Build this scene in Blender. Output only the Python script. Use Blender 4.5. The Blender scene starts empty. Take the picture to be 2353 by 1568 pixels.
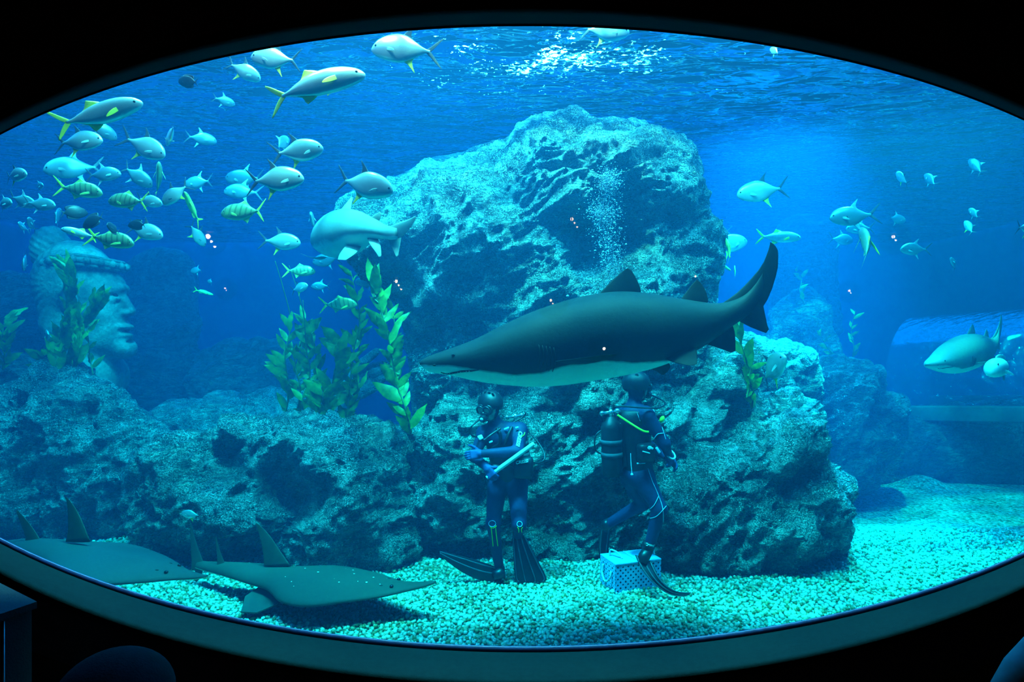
import bpy, bmesh, math, random
import numpy as np
from mathutils import Vector, Matrix

# ------------------------------------------------------------------ camera, world, lights, exposure
SC = bpy.context.scene
COL = SC.collection
FPX = 1533.0                       # focal length in pixels of the 2353 x 1568 frame
CAM_Z = 2.35                       # metres above the gravel
GLASS_Y = 3.0                      # outer face of the acrylic window
SURF_Z = 5.2                       # water surface

cam_data = bpy.data.cameras.new('camera')
cam = bpy.data.objects.new('camera', cam_data)
COL.objects.link(cam)
cam.location = (0, 0, CAM_Z)
cam.rotation_euler = (math.radians(90), 0, 0)
cam_data.sensor_width = 36.0
cam_data.lens = FPX * 36.0 / 2353.0
cam_data.clip_start = 0.05
cam_data.clip_end = 100
SC.camera = cam

world = bpy.data.worlds.new('world')
SC.world = world
world.use_nodes = True
world.node_tree.nodes['Background'].inputs[0].default_value = (0.0, 0.0, 0.0, 1)
world.node_tree.nodes['Background'].inputs[1].default_value = 0.0

SC.view_settings.view_transform = 'Standard'
SC.view_settings.look = 'None'
SC.view_settings.gamma = 1.0
SC.view_settings.use_curve_mapping = False
SC.view_settings.exposure = 0.42
SC.cycles.max_bounces = 3
SC.cycles.diffuse_bounces = 1
SC.cycles.glossy_bounces = 2
SC.cycles.transmission_bounces = 2
SC.cycles.transparent_max_bounces = 12
SC.cycles.volume_bounces = 0
SC.cycles.caustics_reflective = False
SC.cycles.caustics_refractive = False
SC.cycles.use_adaptive_sampling = True
SC.cycles.adaptive_threshold = 0.08
SC.cycles.adaptive_min_samples = 16
SC.cycles.use_denoising = True
SC.cycles.sample_clamp_indirect = 3.0


def area_light(name, loc, target, size, size_y, power, color):
    d = bpy.data.lights.new(name, 'AREA')
    d.shape = 'RECTANGLE'
    d.size, d.size_y, d.energy, d.color = size, size_y, power, color
    o = bpy.data.objects.new(name, d)
    o.location = loc
    o.rotation_euler = (Vector(target) - Vector(loc)).to_track_quat('-Z', 'Y').to_euler()
    COL.objects.link(o)
    return o


def spot_light(name, loc, target, angle, power, color, blend=0.6, radius=0.15):
    d = bpy.data.lights.new(name, 'SPOT')
    d.spot_size, d.spot_blend, d.energy, d.color = math.radians(angle), blend, power, color
    d.shadow_soft_size = radius
    o = bpy.data.objects.new(name, d)
    o.location = loc
    o.rotation_euler = (Vector(target) - Vector(loc)).to_track_quat('-Z', 'Y').to_euler()
    COL.objects.link(o)
    return o


# unseen blue fill added for scattered light, then the lamps hung over the water
area_light('blue_fill_light', (0, 11.5, 7.6), (0, 11.5, 0), 22, 17, 4900, (0.03, 0.38, 1.0))
area_light('lamp_row_light', (0.2, 4.6, 7.9), (0.4, 7.2, 1.2), 8.0, 0.6, 4600, (0.40, 1.0, 0.84))
spot_light('lamp_front_light', (0.0, 4.0, 7.8), (0.6, 6.2, 0), 95, 4300, (0.9, 1.0, 0.50), 0.7)
spot_light('lamp_rock_light', (-1.6, 4.6, 7.8), (-0.5, 7.4, 2.8), 62, 7200, (0.40, 1.0, 0.90), 0.8)
spot_light('lamp_shaft_light', (3.7, 9.4, 8.2), (3.4, 9.0, 2.0), 46, 42000, (0.25, 0.85, 1.0), 1.0)
spot_light('lamp_gravel_light', (5.2, 8.2, 7.8), (5.4, 9.2, 0), 84, 11000, (0.55, 1.0, 0.50), 0.9)
spot_light('lamp_left_light', (-4.4, 5.8, 7.8), (-4.3, 8.0, 0.8), 66, 6000, (0.4, 1.0, 0.90), 0.9)
spot_light('lamp_school_light', (-1.6, 3.6, 6.6), (-2.2, 4.8, 3.6), 90, 1000, (0.9, 1.0, 0.95), 0.9)


# ------------------------------------------------------------------ helpers
def P(px, py, d):
    """The point at depth d (metres along +Y) that the photograph shows at pixel px, py."""
    return Vector(((px - 1176.5) / FPX * d, d, CAM_Z - (py - 784.0) / FPX * d))


def floor_depth(py, z=0.0):
    return (CAM_Z - z) * FPX / (py - 784.0)


def tag(o, label=None, cat=None, group=None, kind=None):
    if label: o['label'] = label
    if cat: o['category'] = cat
    if group: o['group'] = group
    if kind: o['kind'] = kind
    return o


def empty(name, loc=(0, 0, 0)):
    o = bpy.data.objects.new(name, None)
    o.location = loc
    o.empty_display_size = 0.1
    COL.objects.link(o)
    return o


def mesh_data(name, verts, faces, smooth=True):
    me = bpy.data.meshes.new(name)
    if isinstance(faces, np.ndarray):
        v = np.asarray(verts, dtype=np.float32)
        k = faces.shape[1]
        me.vertices.add(len(v)); me.vertices.foreach_set('co', v.ravel())
        me.loops.add(faces.size); me.loops.foreach_set('vertex_index', faces.astype(np.int32).ravel())
        me.polygons.add(len(faces))
        me.polygons.foreach_set('loop_start', np.arange(0, faces.size, k, dtype=np.int32))
        me.update(calc_edges=True)
        me.validate()
    else:
        me.from_pydata([tuple(map(float, v)) for v in verts], [], faces)
        me.update()
    if smooth:
        me.polygons.foreach_set('use_smooth', np.ones(len(me.polygons), dtype=bool))
    return me


def link(name, me, material=None, parent=None, loc=None):
    o = bpy.data.objects.new(name, me)
    COL.objects.link(o)
    if material is not None:
        me.materials.clear()
        for m in (material if isinstance(material, (list, tuple)) else [material]):
            me.materials.append(m)
    if parent is not None:
        o.parent = parent
    if loc is not None:
        o.location = loc
    return o


def obj(name, verts, faces, material=None, parent=None, smooth=True, loc=None):
    return link(name, mesh_data(name, verts, faces, smooth), material, parent, loc)


def set_attr(me, name, values):
    a = me.attributes.new(name, 'FLOAT', 'POINT')
    a.data.foreach_set('value', np.asarray(values, dtype=np.float32))


class MB:
    """Collects boxes, tubes, lathes and lofts for one mesh."""
    def __init__(self):
        self.v, self.f, self.m = [], [], []
        self.mi = 0

    def add(self, v, f):
        b = len(self.v)
        self.v += [tuple(map(float, p)) for p in v]
        self.f += [tuple(b + i for i in q) for q in f]
        self.m += [self.mi] * len(f)

    def box(self, c, s, rot=None, bevel=0.0):
        bm = bmesh.new()
        bmesh.ops.create_cube(bm, size=1.0)
        for v in bm.verts:
            v.co = Vector((v.co.x * s[0], v.co.y * s[1], v.co.z * s[2]))
        if bevel > 0:
            bmesh.ops.bevel(bm, geom=list(bm.edges), offset=bevel, segments=2, affect='EDGES', profile=0.6)
        R = rot if rot is not None else Matrix.Identity(3)
        bm.verts.index_update()
        self.add([Vector(c) + R @ v.co for v in bm.verts], [[v.index for v in f.verts] for f in bm.faces])
        bm.free()

    def ball(self, c, s, rot=None, sub=2):
        bm = bmesh.new()
        bmesh.ops.create_icosphere(bm, subdivisions=sub, radius=1.0)
        R = rot if rot is not None else Matrix.Identity(3)
        s = (s, s, s) if isinstance(s, (int, float)) else s
        bm.verts.index_update()
        self.add([Vector(c) + R @ Vector((v.co.x * s[0], v.co.y * s[1], v.co.z * s[2])) for v in bm.verts],
                 [[v.index for v in f.verts] for f in bm.faces])
        bm.free()

    def tube(self, pts, r, n=10, cap=True, closed=False):
        pts = [Vector(p) for p in pts]
        k = len(pts)
        rr = list(r) if isinstance(r, (list, tuple, np.ndarray)) else [r] * k
        up = None
        v, f = [], []
        for i, p in enumerate(pts):
            if closed:
                t = (pts[(i + 1) % k] - pts[i - 1]).normalized()
            else:
                t = (pts[min(i + 1, k - 1)] - pts[max(i - 1, 0)]).normalized()
            if up is None:
                a = Vector((0, 0, 1)) if abs(t.z) < 0.9 else Vector((1, 0, 0))
                up = (a - t * a.dot(t)).normalized()
            else:
                up = (up - t * up.dot(t)).normalized()
            s = t.cross(up)
            for j in range(n):
                a = 2 * math.pi * j / n
                v.append(p + (up * math.cos(a) + s * math.sin(a)) * rr[i])
        last = k if closed else k - 1
        for i in range(last):
            for j in range(n):
                a, b = i * n + j, i * n + (j + 1) % n
                c, d = ((i + 1) % k) * n + (j + 1) % n, ((i + 1) % k) * n + j
                f.append((a, b, c, d))
        if cap and not closed:
            f.append(tuple(range(n - 1, -1, -1)))
            f.append(tuple(range((k - 1) * n, k * n)))
        self.add(v, f)

    def cyl(self, a, b, r, n=20, r2=None):
        self.tube([a, b], [r, r if r2 is None else r2], n)

    def build(self, name, material, parent=None, smooth=True, loc=None):
        o = obj(name, self.v, self.f, material, parent, smooth, loc)
        if any(self.m):
            o.data.polygons.foreach_set('material_index', np.array(self.m, dtype=np.int32))
        return o


def sharp(o, deg=35):
    o.data.set_sharp_from_angle(angle=math.radians(deg))
    return o


def catmull(pts, n):
    """n points along a Catmull-Rom curve through pts (numpy k x d)."""
    p = np.asarray(pts, dtype=float)
    k = len(p)
    t = np.linspace(0, k - 1, n)
    i = np.minimum(t.astype(int), k - 2)
    u = (t - i)[:, None]
    p0, p1, p2, p3 = p[np.maximum(i - 1, 0)], p[i], p[i + 1], p[np.minimum(i + 2, k - 1)]
    return 0.5 * (2 * p1 + (p2 - p0) * u + (2 * p0 - 5 * p1 + 4 * p2 - p3) * u ** 2 + (3 * p1 - p0 - 3 * p2 + p3) * u ** 3)


def adopt(o, parent):
    """Parents a mesh whose vertices are in world space to a root that stands elsewhere."""
    if parent is not None:
        o.parent = parent
        o.matrix_parent_inverse = Matrix.Translation(parent.location).inverted()
    return o


def rot_from(x, y, z):
    return Matrix((x, y, z)).transposed()


# ------------------------------------------------------------------ noise (numpy)
def _hash(ix, iy, iz, seed):
    h = (ix.astype(np.int64) * 374761393 + iy.astype(np.int64) * 668265263 + iz.astype(np.int64) * 2147483647 + seed * 974634777) & 0xFFFFFFFF
    h = ((h ^ (h >> 13)) * 1274126177) & 0xFFFFFFFF
    h = ((h ^ (h >> 15)) * 2246822519) & 0xFFFFFFFF
    return (h ^ (h >> 16)) & 0xFFFFFFFF


def perlin(p, seed=0):
    p = np.asarray(p, dtype=np.float64)
    i = np.floor(p).astype(np.int64)
    f = p - i
    w = f * f * f * (f * (f * 6 - 15) + 10)
    out = 0
    for dx in (0, 1):
        for dy in (0, 1):
            for dz in (0, 1):
                h = _hash(i[:, 0] + dx, i[:, 1] + dy, i[:, 2] + dz, seed)
                g = np.stack([(h & 255), ((h >> 8) & 255), ((h >> 16) & 255)], 1) / 127.5 - 1.0
                d = f - np.array([dx, dy, dz])
                wt = (w[:, 0] if dx else 1 - w[:, 0]) * (w[:, 1] if dy else 1 - w[:, 1]) * (w[:, 2] if dz else 1 - w[:, 2])
                out = out + wt * (g * d).sum(1)
    return out


def fbm(p, octaves=4, gain=0.5, seed=0):
    a, s, out = 1.0, 1.0, 0.0
    for o in range(octaves):
        out = out + a * perlin(np.asarray(p) * s, seed + o * 17)
        a *= gain; s *= 2.03
    return out


def ridged(p, octaves=4, gain=0.5, seed=0):
    a, s, out = 1.0, 1.0, 0.0
    for o in range(octaves):
        out = out + a * (1 - np.abs(perlin(np.asarray(p) * s, seed + o * 31)) * 2.2)
        a *= gain; s *= 2.1
    return out


def cells(p, seed=0):
    """Distance to the nearest and to the second nearest cell point, and a random number of the nearest."""
    p = np.asarray(p, dtype=np.float64)
    i = np.floor(p).astype(np.int64)
    d1 = np.full(len(p), 9.0); d2 = np.full(len(p), 9.0); rnd = np.zeros(len(p))
    for dx in (-1, 0, 1):
        for dy in (-1, 0, 1):
            for dz in (-1, 0, 1):
                c = i + np.array([dx, dy, dz])
                h = _hash(c[:, 0], c[:, 1], c[:, 2], seed)
                q = c + np.stack([(h & 255), ((h >> 8) & 255), ((h >> 16) & 255)], 1) / 255.0
                d = np.sqrt(((p - q) ** 2).sum(1))
                near = d < d1
                d2 = np.where(near, d1, np.minimum(d2, d))
                rnd = np.where(near, ((h >> 20) & 1023) / 1023.0, rnd)
                d1 = np.where(near, d, d1)
    return d1, d2, rnd


# ------------------------------------------------------------------ solid shapes from distance fields
def surface_nets(v, lo, h):
    s = v < 0
    nx, ny, nz = v.shape
    cnt = np.zeros((nx - 1, ny - 1, nz - 1), dtype=np.int32)
    corner = [(a, b, c) for a in (0, 1) for b in (0, 1) for c in (0, 1)]
    sl = lambda a, n: slice(a, n - 1 + a)
    for a, b, c in corner:
        cnt += s[sl(a, nx), sl(b, ny), sl(c, nz)]
    act = (cnt > 0) & (cnt < 8)
    I, J, K = np.nonzero(act)
    idx = np.full(act.shape, -1, dtype=np.int64)
    idx[I, J, K] = np.arange(len(I))
    pos = np.zeros((len(I), 3)); num = np.zeros(len(I))
    for a in corner:
        for ax in range(3):
            if a[ax] == 1: continue
            b = list(a); b[ax] = 1
            va = v[I + a[0], J + a[1], K + a[2]]; vb = v[I + b[0], J + b[1], K + b[2]]
            m = (va < 0) != (vb < 0)
            t = np.where(m, va / np.where(va == vb, 1, va - vb), 0)
            q = np.tile(np.array(a, dtype=float), (len(I), 1)); q[:, ax] += t
            pos += q * m[:, None]; num += m
    pos = pos / num[:, None] + np.stack([I, J, K], 1)
    V = np.asarray(lo) + pos * h
    F = []
    for ax in range(3):
        o1, o2 = [(1, 2), (2, 0), (0, 1)][ax]
        sa = [slice(None)] * 3; sb = [slice(None)] * 3
        sa[ax] = slice(0, -1); sb[ax] = slice(1, None)
        ch = s[tuple(sa)] != s[tuple(sb)]
        E = np.stack(np.nonzero(ch), 1)
        ok = (E[:, o1] > 0) & (E[:, o2] > 0) & (E[:, o1] < v.shape[o1] - 1) & (E[:, o2] < v.shape[o2] - 1)
        E = E[ok]
        def cell(d1, d2):
            c = E.copy(); c[:, o1] += d1; c[:, o2] += d2
            return idx[c[:, 0], c[:, 1], c[:, 2]]
        q = np.stack([cell(-1, -1), cell(0, -1), cell(0, 0), cell(-1, 0)], 1)
        inside = s[E[:, 0], E[:, 1], E[:, 2]]
        F.append(np.where(inside[:, None], q, q[:, ::-1]))
    return V, np.concatenate(F)


def grid_points(lo, hi, h):
    n = [int(math.ceil((hi[i] - lo[i]) / h)) + 1 for i in range(3)]
    ax = [lo[i] + np.arange(n[i]) * h for i in range(3)]
    X, Y, Z = np.meshgrid(*ax, indexing='ij')
    return X, Y, Z


def smin(a, b, k):
    h = np.clip(0.5 + 0.5 * (b - a) / k, 0, 1)
    return b + (a - b) * h - k * h * (1 - h)


def sd_cone(X, Y, Z, a, b, ra, rb):
    ax, ay, az = a; dx, dy, dz = b[0] - a[0], b[1] - a[1], b[2] - a[2]
    t = np.clip(((X - ax) * dx + (Y - ay) * dy + (Z - az) * dz) / max(dx * dx + dy * dy + dz * dz, 1e-9), 0, 1)
    return np.sqrt((X - ax - t * dx) ** 2 + (Y - ay - t * dy) ** 2 + (Z - az - t * dz) ** 2) - (ra + (rb - ra) * t)


def sd_ellipsoid(X, Y, Z, c, r, R=None):
    x, y, z = X - c[0], Y - c[1], Z - c[2]
    if R is not None:                              # columns of R are the ellipsoid's axes
        x, y, z = (R[0][i] * x + R[1][i] * y + R[2][i] * z for i in range(3))
    k0 = np.sqrt((x / r[0]) ** 2 + (y / r[1]) ** 2 + (z / r[2]) ** 2)
    return (k0 - 1.0) * min(r)


# ------------------------------------------------------------------ lofted bodies and fins (local frame: +x forward, +z up)
def loft(stations, n_len=40, n_ring=22, power=2.0, bend=None):
    """stations: rows (x, z_top, z_bottom, half_width); closed at both ends."""
    s = catmull(np.array(stations, dtype=float), n_len)
    a = np.arange(n_ring) * 2 * math.pi / n_ring
    ca, sa = np.cos(a), np.sin(a)
    sgn = lambda q: np.sign(q) * np.abs(q) ** (2.0 / power)
    V = []
    for x, zt, zb, w in s:
        c, h = (zt + zb) / 2, max((zt - zb) / 2, 1e-4)
        V.append(np.stack([np.full(n_ring, x), max(w, 1e-4) * sgn(ca), c + h * sgn(sa)], 1))
    V = np.concatenate(V)
    if bend is not None:
        V = bend(V)
    F = []
    for i in range(n_len - 1):
        for j in range(n_ring):
            F.append((i * n_ring + j, i * n_ring + (j + 1) % n_ring, (i + 1) * n_ring + (j + 1) % n_ring, (i + 1) * n_ring + j))
    F.append(tuple(range(n_ring - 1, -1, -1)))
    F.append(tuple(range((n_len - 1) * n_ring, n_len * n_ring)))
    d = s[-1, 0] - s[0, 0]
    if d > 0:
        F = [q[::-1] for q in F]
    return V, F


def fin(rows, thick=0.05, n_span=10, n_chord=7, place=None, bend=None):
    """rows: (lead_x, lead_z, trail_x, trail_z) from the root to the tip, in the fin's own plane."""
    r = catmull(np.array(rows, dtype=float), n_span)
    u = (1 - np.cos(np.linspace(0, math.pi, n_chord))) / 2
    prof = np.sqrt(np.clip(u, 0, 1)) * (1 - u) * 1.6 + 0.12 * np.sin(math.pi * u)
    V, F = [], []
    m = 2 * n_chord - 2
    for k, (lx, lz, tx, tz) in enumerate(r):
        ch = math.hypot(tx - lx, tz - lz)
        taper = 1.0 - 0.75 * k / (n_span - 1)
        th = thick * ch * prof * taper
        up = [(lx + (tx - lx) * u[i], th[i], lz + (tz - lz) * u[i]) for i in range(n_chord)]
        dn = [(lx + (tx - lx) * u[i], -th[i], lz + (tz - lz) * u[i]) for i in range(n_chord - 2, 0, -1)]
        V += up + dn
    for k in range(n_span - 1):
        for i in range(m):
            F.append((k * m + i, k * m + (i + 1) % m, (k + 1) * m + (i + 1) % m, (k + 1) * m + i))
    F.append(tuple(range(m - 1, -1, -1)))
    F.append(tuple(range((n_span - 1) * m, n_span * m)))
    V = np.array(V)
    if place is not None:
        V = place(V)
    if bend is not None:
        V = bend(V)
    return V, F


# ------------------------------------------------------------------ materials
class NT:
    def __init__(self, name):
        self.mat = bpy.data.materials.new(name)
        self.mat.use_nodes = True
        self.t = self.mat.node_tree
        self.n = self.t.nodes
        self.n.clear()
        self.out = self.n.new('ShaderNodeOutputMaterial')

    def node(self, kind, **kw):
        nd = self.n.new(kind)
        for k, v in kw.items():
            if k.startswith('i_'):
                key = k[2:]
                nd.inputs[int(key) if key.isdigit() else key.replace('_', ' ')].default_value = v
            else:
                setattr(nd, k, v)
        return nd

    def link(self, a, b):
        self.t.links.new(a, b)

    def pos(self, world=False):
        if world:
            return self.node('ShaderNodeNewGeometry').outputs['Position']
        return self.node('ShaderNodeTexCoord').outputs['Object']

    def noise(self, vec, scale, detail=4, rough=0.6, dist=0.0):
        nd = self.node('ShaderNodeTexNoise', i_Scale=scale, i_Detail=detail, i_Roughness=rough, i_Distortion=dist)
        self.link(vec, nd.inputs['Vector'])
        return nd.outputs['Fac']

    def ramp(self, fac, stops):
        r = self.node('ShaderNodeValToRGB')
        e = r.color_ramp.elements
        while len(e) < len(stops):
            e.new(0.5)
        for el, (p, c) in zip(e, stops):
            el.position = p
            el.color = (*c, 1) if len(c) == 3 else c
        self.link(fac, r.inputs['Fac'])
        return r.outputs['Color']

    def math(self, op, a, b=None, c=None, clamp=False):
        m = self.node('ShaderNodeMath', operation=op, use_clamp=clamp)
        for i, x in enumerate((a, b, c)):
            if x is None: continue
            if isinstance(x, (int, float)): m.inputs[i].default_value = x
            else: self.link(x, m.inputs[i])
        return m.outputs[0]

    def mix(self, fac, a, b, mode='MIX'):
        m = self.node('ShaderNodeMix', data_type='RGBA', blend_type=mode)
        for s, x in ((m.inputs[0], fac), (m.inputs[6], a), (m.inputs[7], b)):
            if isinstance(x, (int, float)): s.default_value = x
            elif isinstance(x, tuple): s.default_value = (*x[:3], 1)
            else: self.link(x, s)
        return m.outputs[2]

    def bump(self, h, strength, dist, normal=None):
        b = self.node('ShaderNodeBump', i_Strength=strength, i_Distance=dist)
        self.link(h, b.inputs['Height'])
        if normal is not None:
            self.link(normal, b.inputs['Normal'])
        return b.outputs['Normal']

    def attr(self, name):
        return self.node('ShaderNodeAttribute', attribute_name=name).outputs['Fac']

    def principled(self, color, rough=0.5, spec=0.5, metal=0.0, normal=None, **kw):
        p = self.node('ShaderNodeBsdfPrincipled')
        for key, x in (('Base Color', color), ('Roughness', rough), ('Specular IOR Level', spec), ('Metallic', metal)):
            if isinstance(x, (int, float)): p.inputs[key].default_value = x
            elif isinstance(x, tuple): p.inputs[key].default_value = (*x[:3], 1)
            else: self.link(x, p.inputs[key])
        for k, x in kw.items():
            p.inputs[k.replace('_', ' ')].default_value = x
        if normal is not None:
            self.link(normal, p.inputs['Normal'])
        self.link(p.outputs[0], self.out.inputs['Surface'])
        return p


def simple_mat(name, c, c2=None, scale=8.0, rough=0.5, spec=0.4, metal=0.0, bump=0.0, bscale=60.0, world=False):
    """One colour broken up by noise, with an optional fine bump."""
    t = NT(name)
    v = t.pos(world)
    c2 = c2 or tuple(min(1, x * 1.35) for x in c)
    col = t.ramp(t.noise(v, scale, 5, 0.6), [(0.35, c), (0.65, c2)])
    nrm = t.bump(t.noise(v, bscale, 4, 0.6), bump, 0.01) if bump else None
    t.principled(col, rough, spec, metal, nrm)
    return t.mat
# ------------------------------------------------------------------ the tank: walls, water, gravel
def box_obj(name, lo, hi, material, kind=None):
    m = MB()
    m.box([(a + b) / 2 for a, b in zip(lo, hi)], [b - a for a, b in zip(lo, hi)])
    return tag(m.build(name, material, smooth=False), kind=kind)


TX, TY0, TY1 = 12.5, 3.12, 20.0
m_tankwall = simple_mat('blue_tank_wall', (0.012, 0.10, 0.20), (0.02, 0.14, 0.26), 0.9, 0.8, 0.2, bump=0.3, bscale=5, world=True)
box_obj('wall_far', (-TX, TY1, -0.3), (TX, TY1 + 0.3, 5.3), m_tankwall, 'structure')
box_obj('wall_west', (-TX - 0.3, TY0, -0.3), (-TX, TY1, 5.3), m_tankwall, 'structure')
box_obj('wall_east', (TX, TY0, -0.3), (TX + 0.3, TY1, 5.3), m_tankwall, 'structure')

# water: a clear blue body that soaks up red first and scatters blue
t = NT('tank_water')
sc_ = t.node('ShaderNodeVolumeScatter', i_Density=0.019, i_Anisotropy=0.2)
sc_.inputs['Color'].default_value = (0.03, 0.36, 1.0, 1)
ab_ = t.node('ShaderNodeVolumeAbsorption', i_Density=0.40)
ab_.inputs['Color'].default_value = (0.0, 0.944, 0.925, 1)
ad_ = t.node('ShaderNodeAddShader')
t.link(sc_.outputs[0], ad_.inputs[0]); t.link(ab_.outputs[0], ad_.inputs[1])
t.link(ad_.outputs[0], t.out.inputs['Volume'])
t.mat.cycles.homogeneous_volume = True
box_obj('water', (-TX + 0.02, TY0, 0.0), (TX - 0.02, TY1 - 0.02, SURF_Z - 0.04), t.mat, 'structure')

# the water surface seen from below: ripples, total reflection, glimpses of the lamps
t = NT('rippled_water_surface')
v = t.pos(True)
mp = t.node('ShaderNodeMapping'); mp.inputs['Scale'].default_value = (1.0, 1.9, 1.0); t.link(v, mp.inputs['Vector'])
n1 = t.noise(mp.outputs[0], 0.85, 2, 0.5, 0.6)
n2 = t.noise(mp.outputs[0], 2.6, 2, 0.55, 0.8)
hgt = t.math('ADD', t.math('MULTIPLY', n1, 1.0), t.math('MULTIPLY', n2, 0.30))
nrm = t.bump(hgt, 1.0, 1.55)
fr = t.node('ShaderNodeFresnel', i_IOR=1.333); t.link(nrm, fr.inputs['Normal'])
gl = t.node('ShaderNodeBsdfGlossy', i_Roughness=0.03); gl.inputs['Color'].default_value = (0.95, 0.97, 1, 1); t.link(nrm, gl.inputs['Normal'])
tr = t.node('ShaderNodeBsdfTransparent')
mx = t.node('ShaderNodeMixShader')
t.link(fr.outputs[0], mx.inputs[0]); t.link(tr.outputs[0], mx.inputs[1]); t.link(gl.outputs[0], mx.inputs[2])
# froth where the pumps break the surface in front of the tall rock
sep = t.node('ShaderNodeSeparateXYZ'); t.link(v, sep.inputs[0])
dx = t.math('MULTIPLY', t.math('SUBTRACT', sep.outputs[0], 0.55), 0.46)
dy = t.math('MULTIPLY', t.math('SUBTRACT', sep.outputs[1], 6.9), 1.0)
r2 = t.math('ADD', t.math('MULTIPLY', dx, dx), t.math('MULTIPLY', dy, dy))
near = t.math('SUBTRACT', 1.0, t.math('MULTIPLY', r2, 0.60), clamp=True)
fn = t.noise(v, 15.0, 5, 0.75, 0.6)
fn2 = t.noise(v, 2.2, 2, 0.5)
frm = t.math('ADD', fn, t.math('MULTIPLY', t.math('SUBTRACT', fn2, 0.5), 0.5))
foam = t.math('MULTIPLY', t.math('GREATER_THAN', frm, t.math('SUBTRACT', 0.80, t.math('MULTIPLY', near, 0.19))), near)
fd = t.node('ShaderNodeBsdfTranslucent'); fd.inputs['Color'].default_value = (0.9, 0.95, 0.95, 1)
mx2 = t.node('ShaderNodeMixShader')
t.link(foam, mx2.inputs[0]); t.link(mx.outputs[0], mx2.inputs[1]); t.link(fd.outputs[0], mx2.inputs[2])
t.link(mx2.outputs[0], t.out.inputs['Surface'])
gx, gy = np.meshgrid(np.linspace(-TX, TX, 180), np.linspace(TY0 - 0.02, TY1, 100), indexing='ij')
pp = np.stack([gx.ravel(), gy.ravel(), np.zeros(gx.size)], 1)
pp[:, 2] = SURF_Z + 0.03 * perlin(pp * np.array([0.9, 1.6, 1]), 3)
ii = np.arange(gx.size).reshape(gx.shape)
q = np.stack([ii[:-1, :-1], ii[1:, :-1], ii[1:, 1:], ii[:-1, 1:]], -1).reshape(-1, 4)
tag(obj('water_surface', pp, q, t.mat), kind='structure')


# gravel bed with its gentle humps, and the loose white pebbles lying on it
def bed_height(x, y):
    p = np.stack([np.asarray(x, float) * 0.45, np.asarray(y, float) * 0.45, np.zeros(np.size(x))], 1)
    h = 0.10 * perlin(p, 5) + 0.03 * perlin(p * 3.1, 6)
    hump = 0.20 * np.exp(-((x - 6.55) / 0.34) ** 2 - ((y - 10.7) / 0.34) ** 2)
    return h + hump


def bed_z(x, y):
    return float(bed_height(np.array([x]), np.array([y]))[0])


t = NT('pale_gravel')
v = t.pos(True)
vo = t.node('ShaderNodeTexVoronoi', i_Scale=30.0); t.link(v, vo.inputs['Vector'])
rn = t.node('ShaderNodeSeparateColor'); t.link(vo.outputs['Color'], rn.inputs[0])
col = t.ramp(rn.outputs[0], [(0.0, (0.20, 0.19, 0.09)), (0.35, (0.50, 0.50, 0.34)), (1.0, (0.84, 0.84, 0.74))])
blot = t.ramp(t.noise(v, 1.3, 4, 0.6), [(0.3, (0.62, 0.66, 0.58)), (0.65, (1, 1, 1))])
col = t.mix(1.0, col, blot, 'MULTIPLY')
t.principled(col, 0.7, 0.3, 0.0, t.bump(vo.outputs['Distance'], 1.0, -0.04))
m_bed = t.mat
gx, gy = np.meshgrid(np.linspace(-TX, TX, 260), np.linspace(TY0, TY1, 160), indexing='ij')
pp = np.stack([gx.ravel(), gy.ravel(), bed_height(gx.ravel(), gy.ravel())], 1)
ii = np.arange(gx.size).reshape(gx.shape)
q = np.stack([ii[:-1, :-1], ii[1:, :-1], ii[1:, 1:], ii[:-1, 1:]], -1).reshape(-1, 4)
tag(obj('gravel_ground', pp, q, m_bed), kind='structure')

t = NT('white_pebbles')
isl = t.node('ShaderNodeNewGeometry')
col = t.ramp(isl.outputs['Random Per Island'], [(0.0, (0.22, 0.19, 0.07)), (0.16, (0.42, 0.40, 0.22)), (0.45, (0.66, 0.66, 0.52)), (1.0, (0.92, 0.92, 0.84))])
col = t.mix(1.0, col, t.ramp(t.noise(isl.outputs['Position'], 1.3, 4, 0.6), [(0.3, (0.60, 0.66, 0.56)), (0.65, (1, 1, 1))]), 'MULTIPLY')
t.principled(col, 0.5, 0.4)
rng = np.random.default_rng(4)
ico = bmesh.new(); bmesh.ops.create_icosphere(ico, subdivisions=1, radius=1.0); ico.verts.index_update()
iv = np.array([v.co[:] for v in ico.verts]); jf = np.array([[v.index for v in f.verts] for f in ico.faces]); ico.free()
step = 0.036
px_, py_ = np.meshgrid(np.arange(-5.4, 6.4, step), np.arange(4.7, 8.3, step), indexing='ij')
px_, py_ = px_.ravel(), py_.ravel()
keep = (np.abs(px_) < 0.80 * py_ + 0.1) & (rng.random(px_.size) < np.clip(1.9 - py_ / 6.0, 0.25, 1.0)) & ((py_ < 7.2) | (px_ > 1.5) | (px_ < -3.0))
px_, py_ = px_[keep], py_[keep]
n = len(px_)
px_ = px_ + rng.normal(0, 0.010, n); py_ = py_ + rng.normal(0, 0.010, n)
r = rng.uniform(0.013, 0.024, n)
A = rng.normal(size=(n, 3, 3))
Q, _ = np.linalg.qr(A)
S = np.stack([r * rng.uniform(1.0, 1.5, n), r, r * rng.uniform(0.6, 0.95, n)], 1)
cz = bed_height(px_, py_) + r * rng.uniform(0.2, 0.9, n)
PV = np.einsum('nij,nkj->nki', Q, iv[None] * S[:, None]) + np.stack([px_, py_, cz], 1)[:, None]
PF = jf[None] + (np.arange(n) * len(iv))[:, None, None]
tag(obj('pebbles', PV.reshape(-1, 3), PF.reshape(-1, 3), t.mat), 'loose white and tan pebbles covering the tank floor', 'gravel', kind='stuff')

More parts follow.
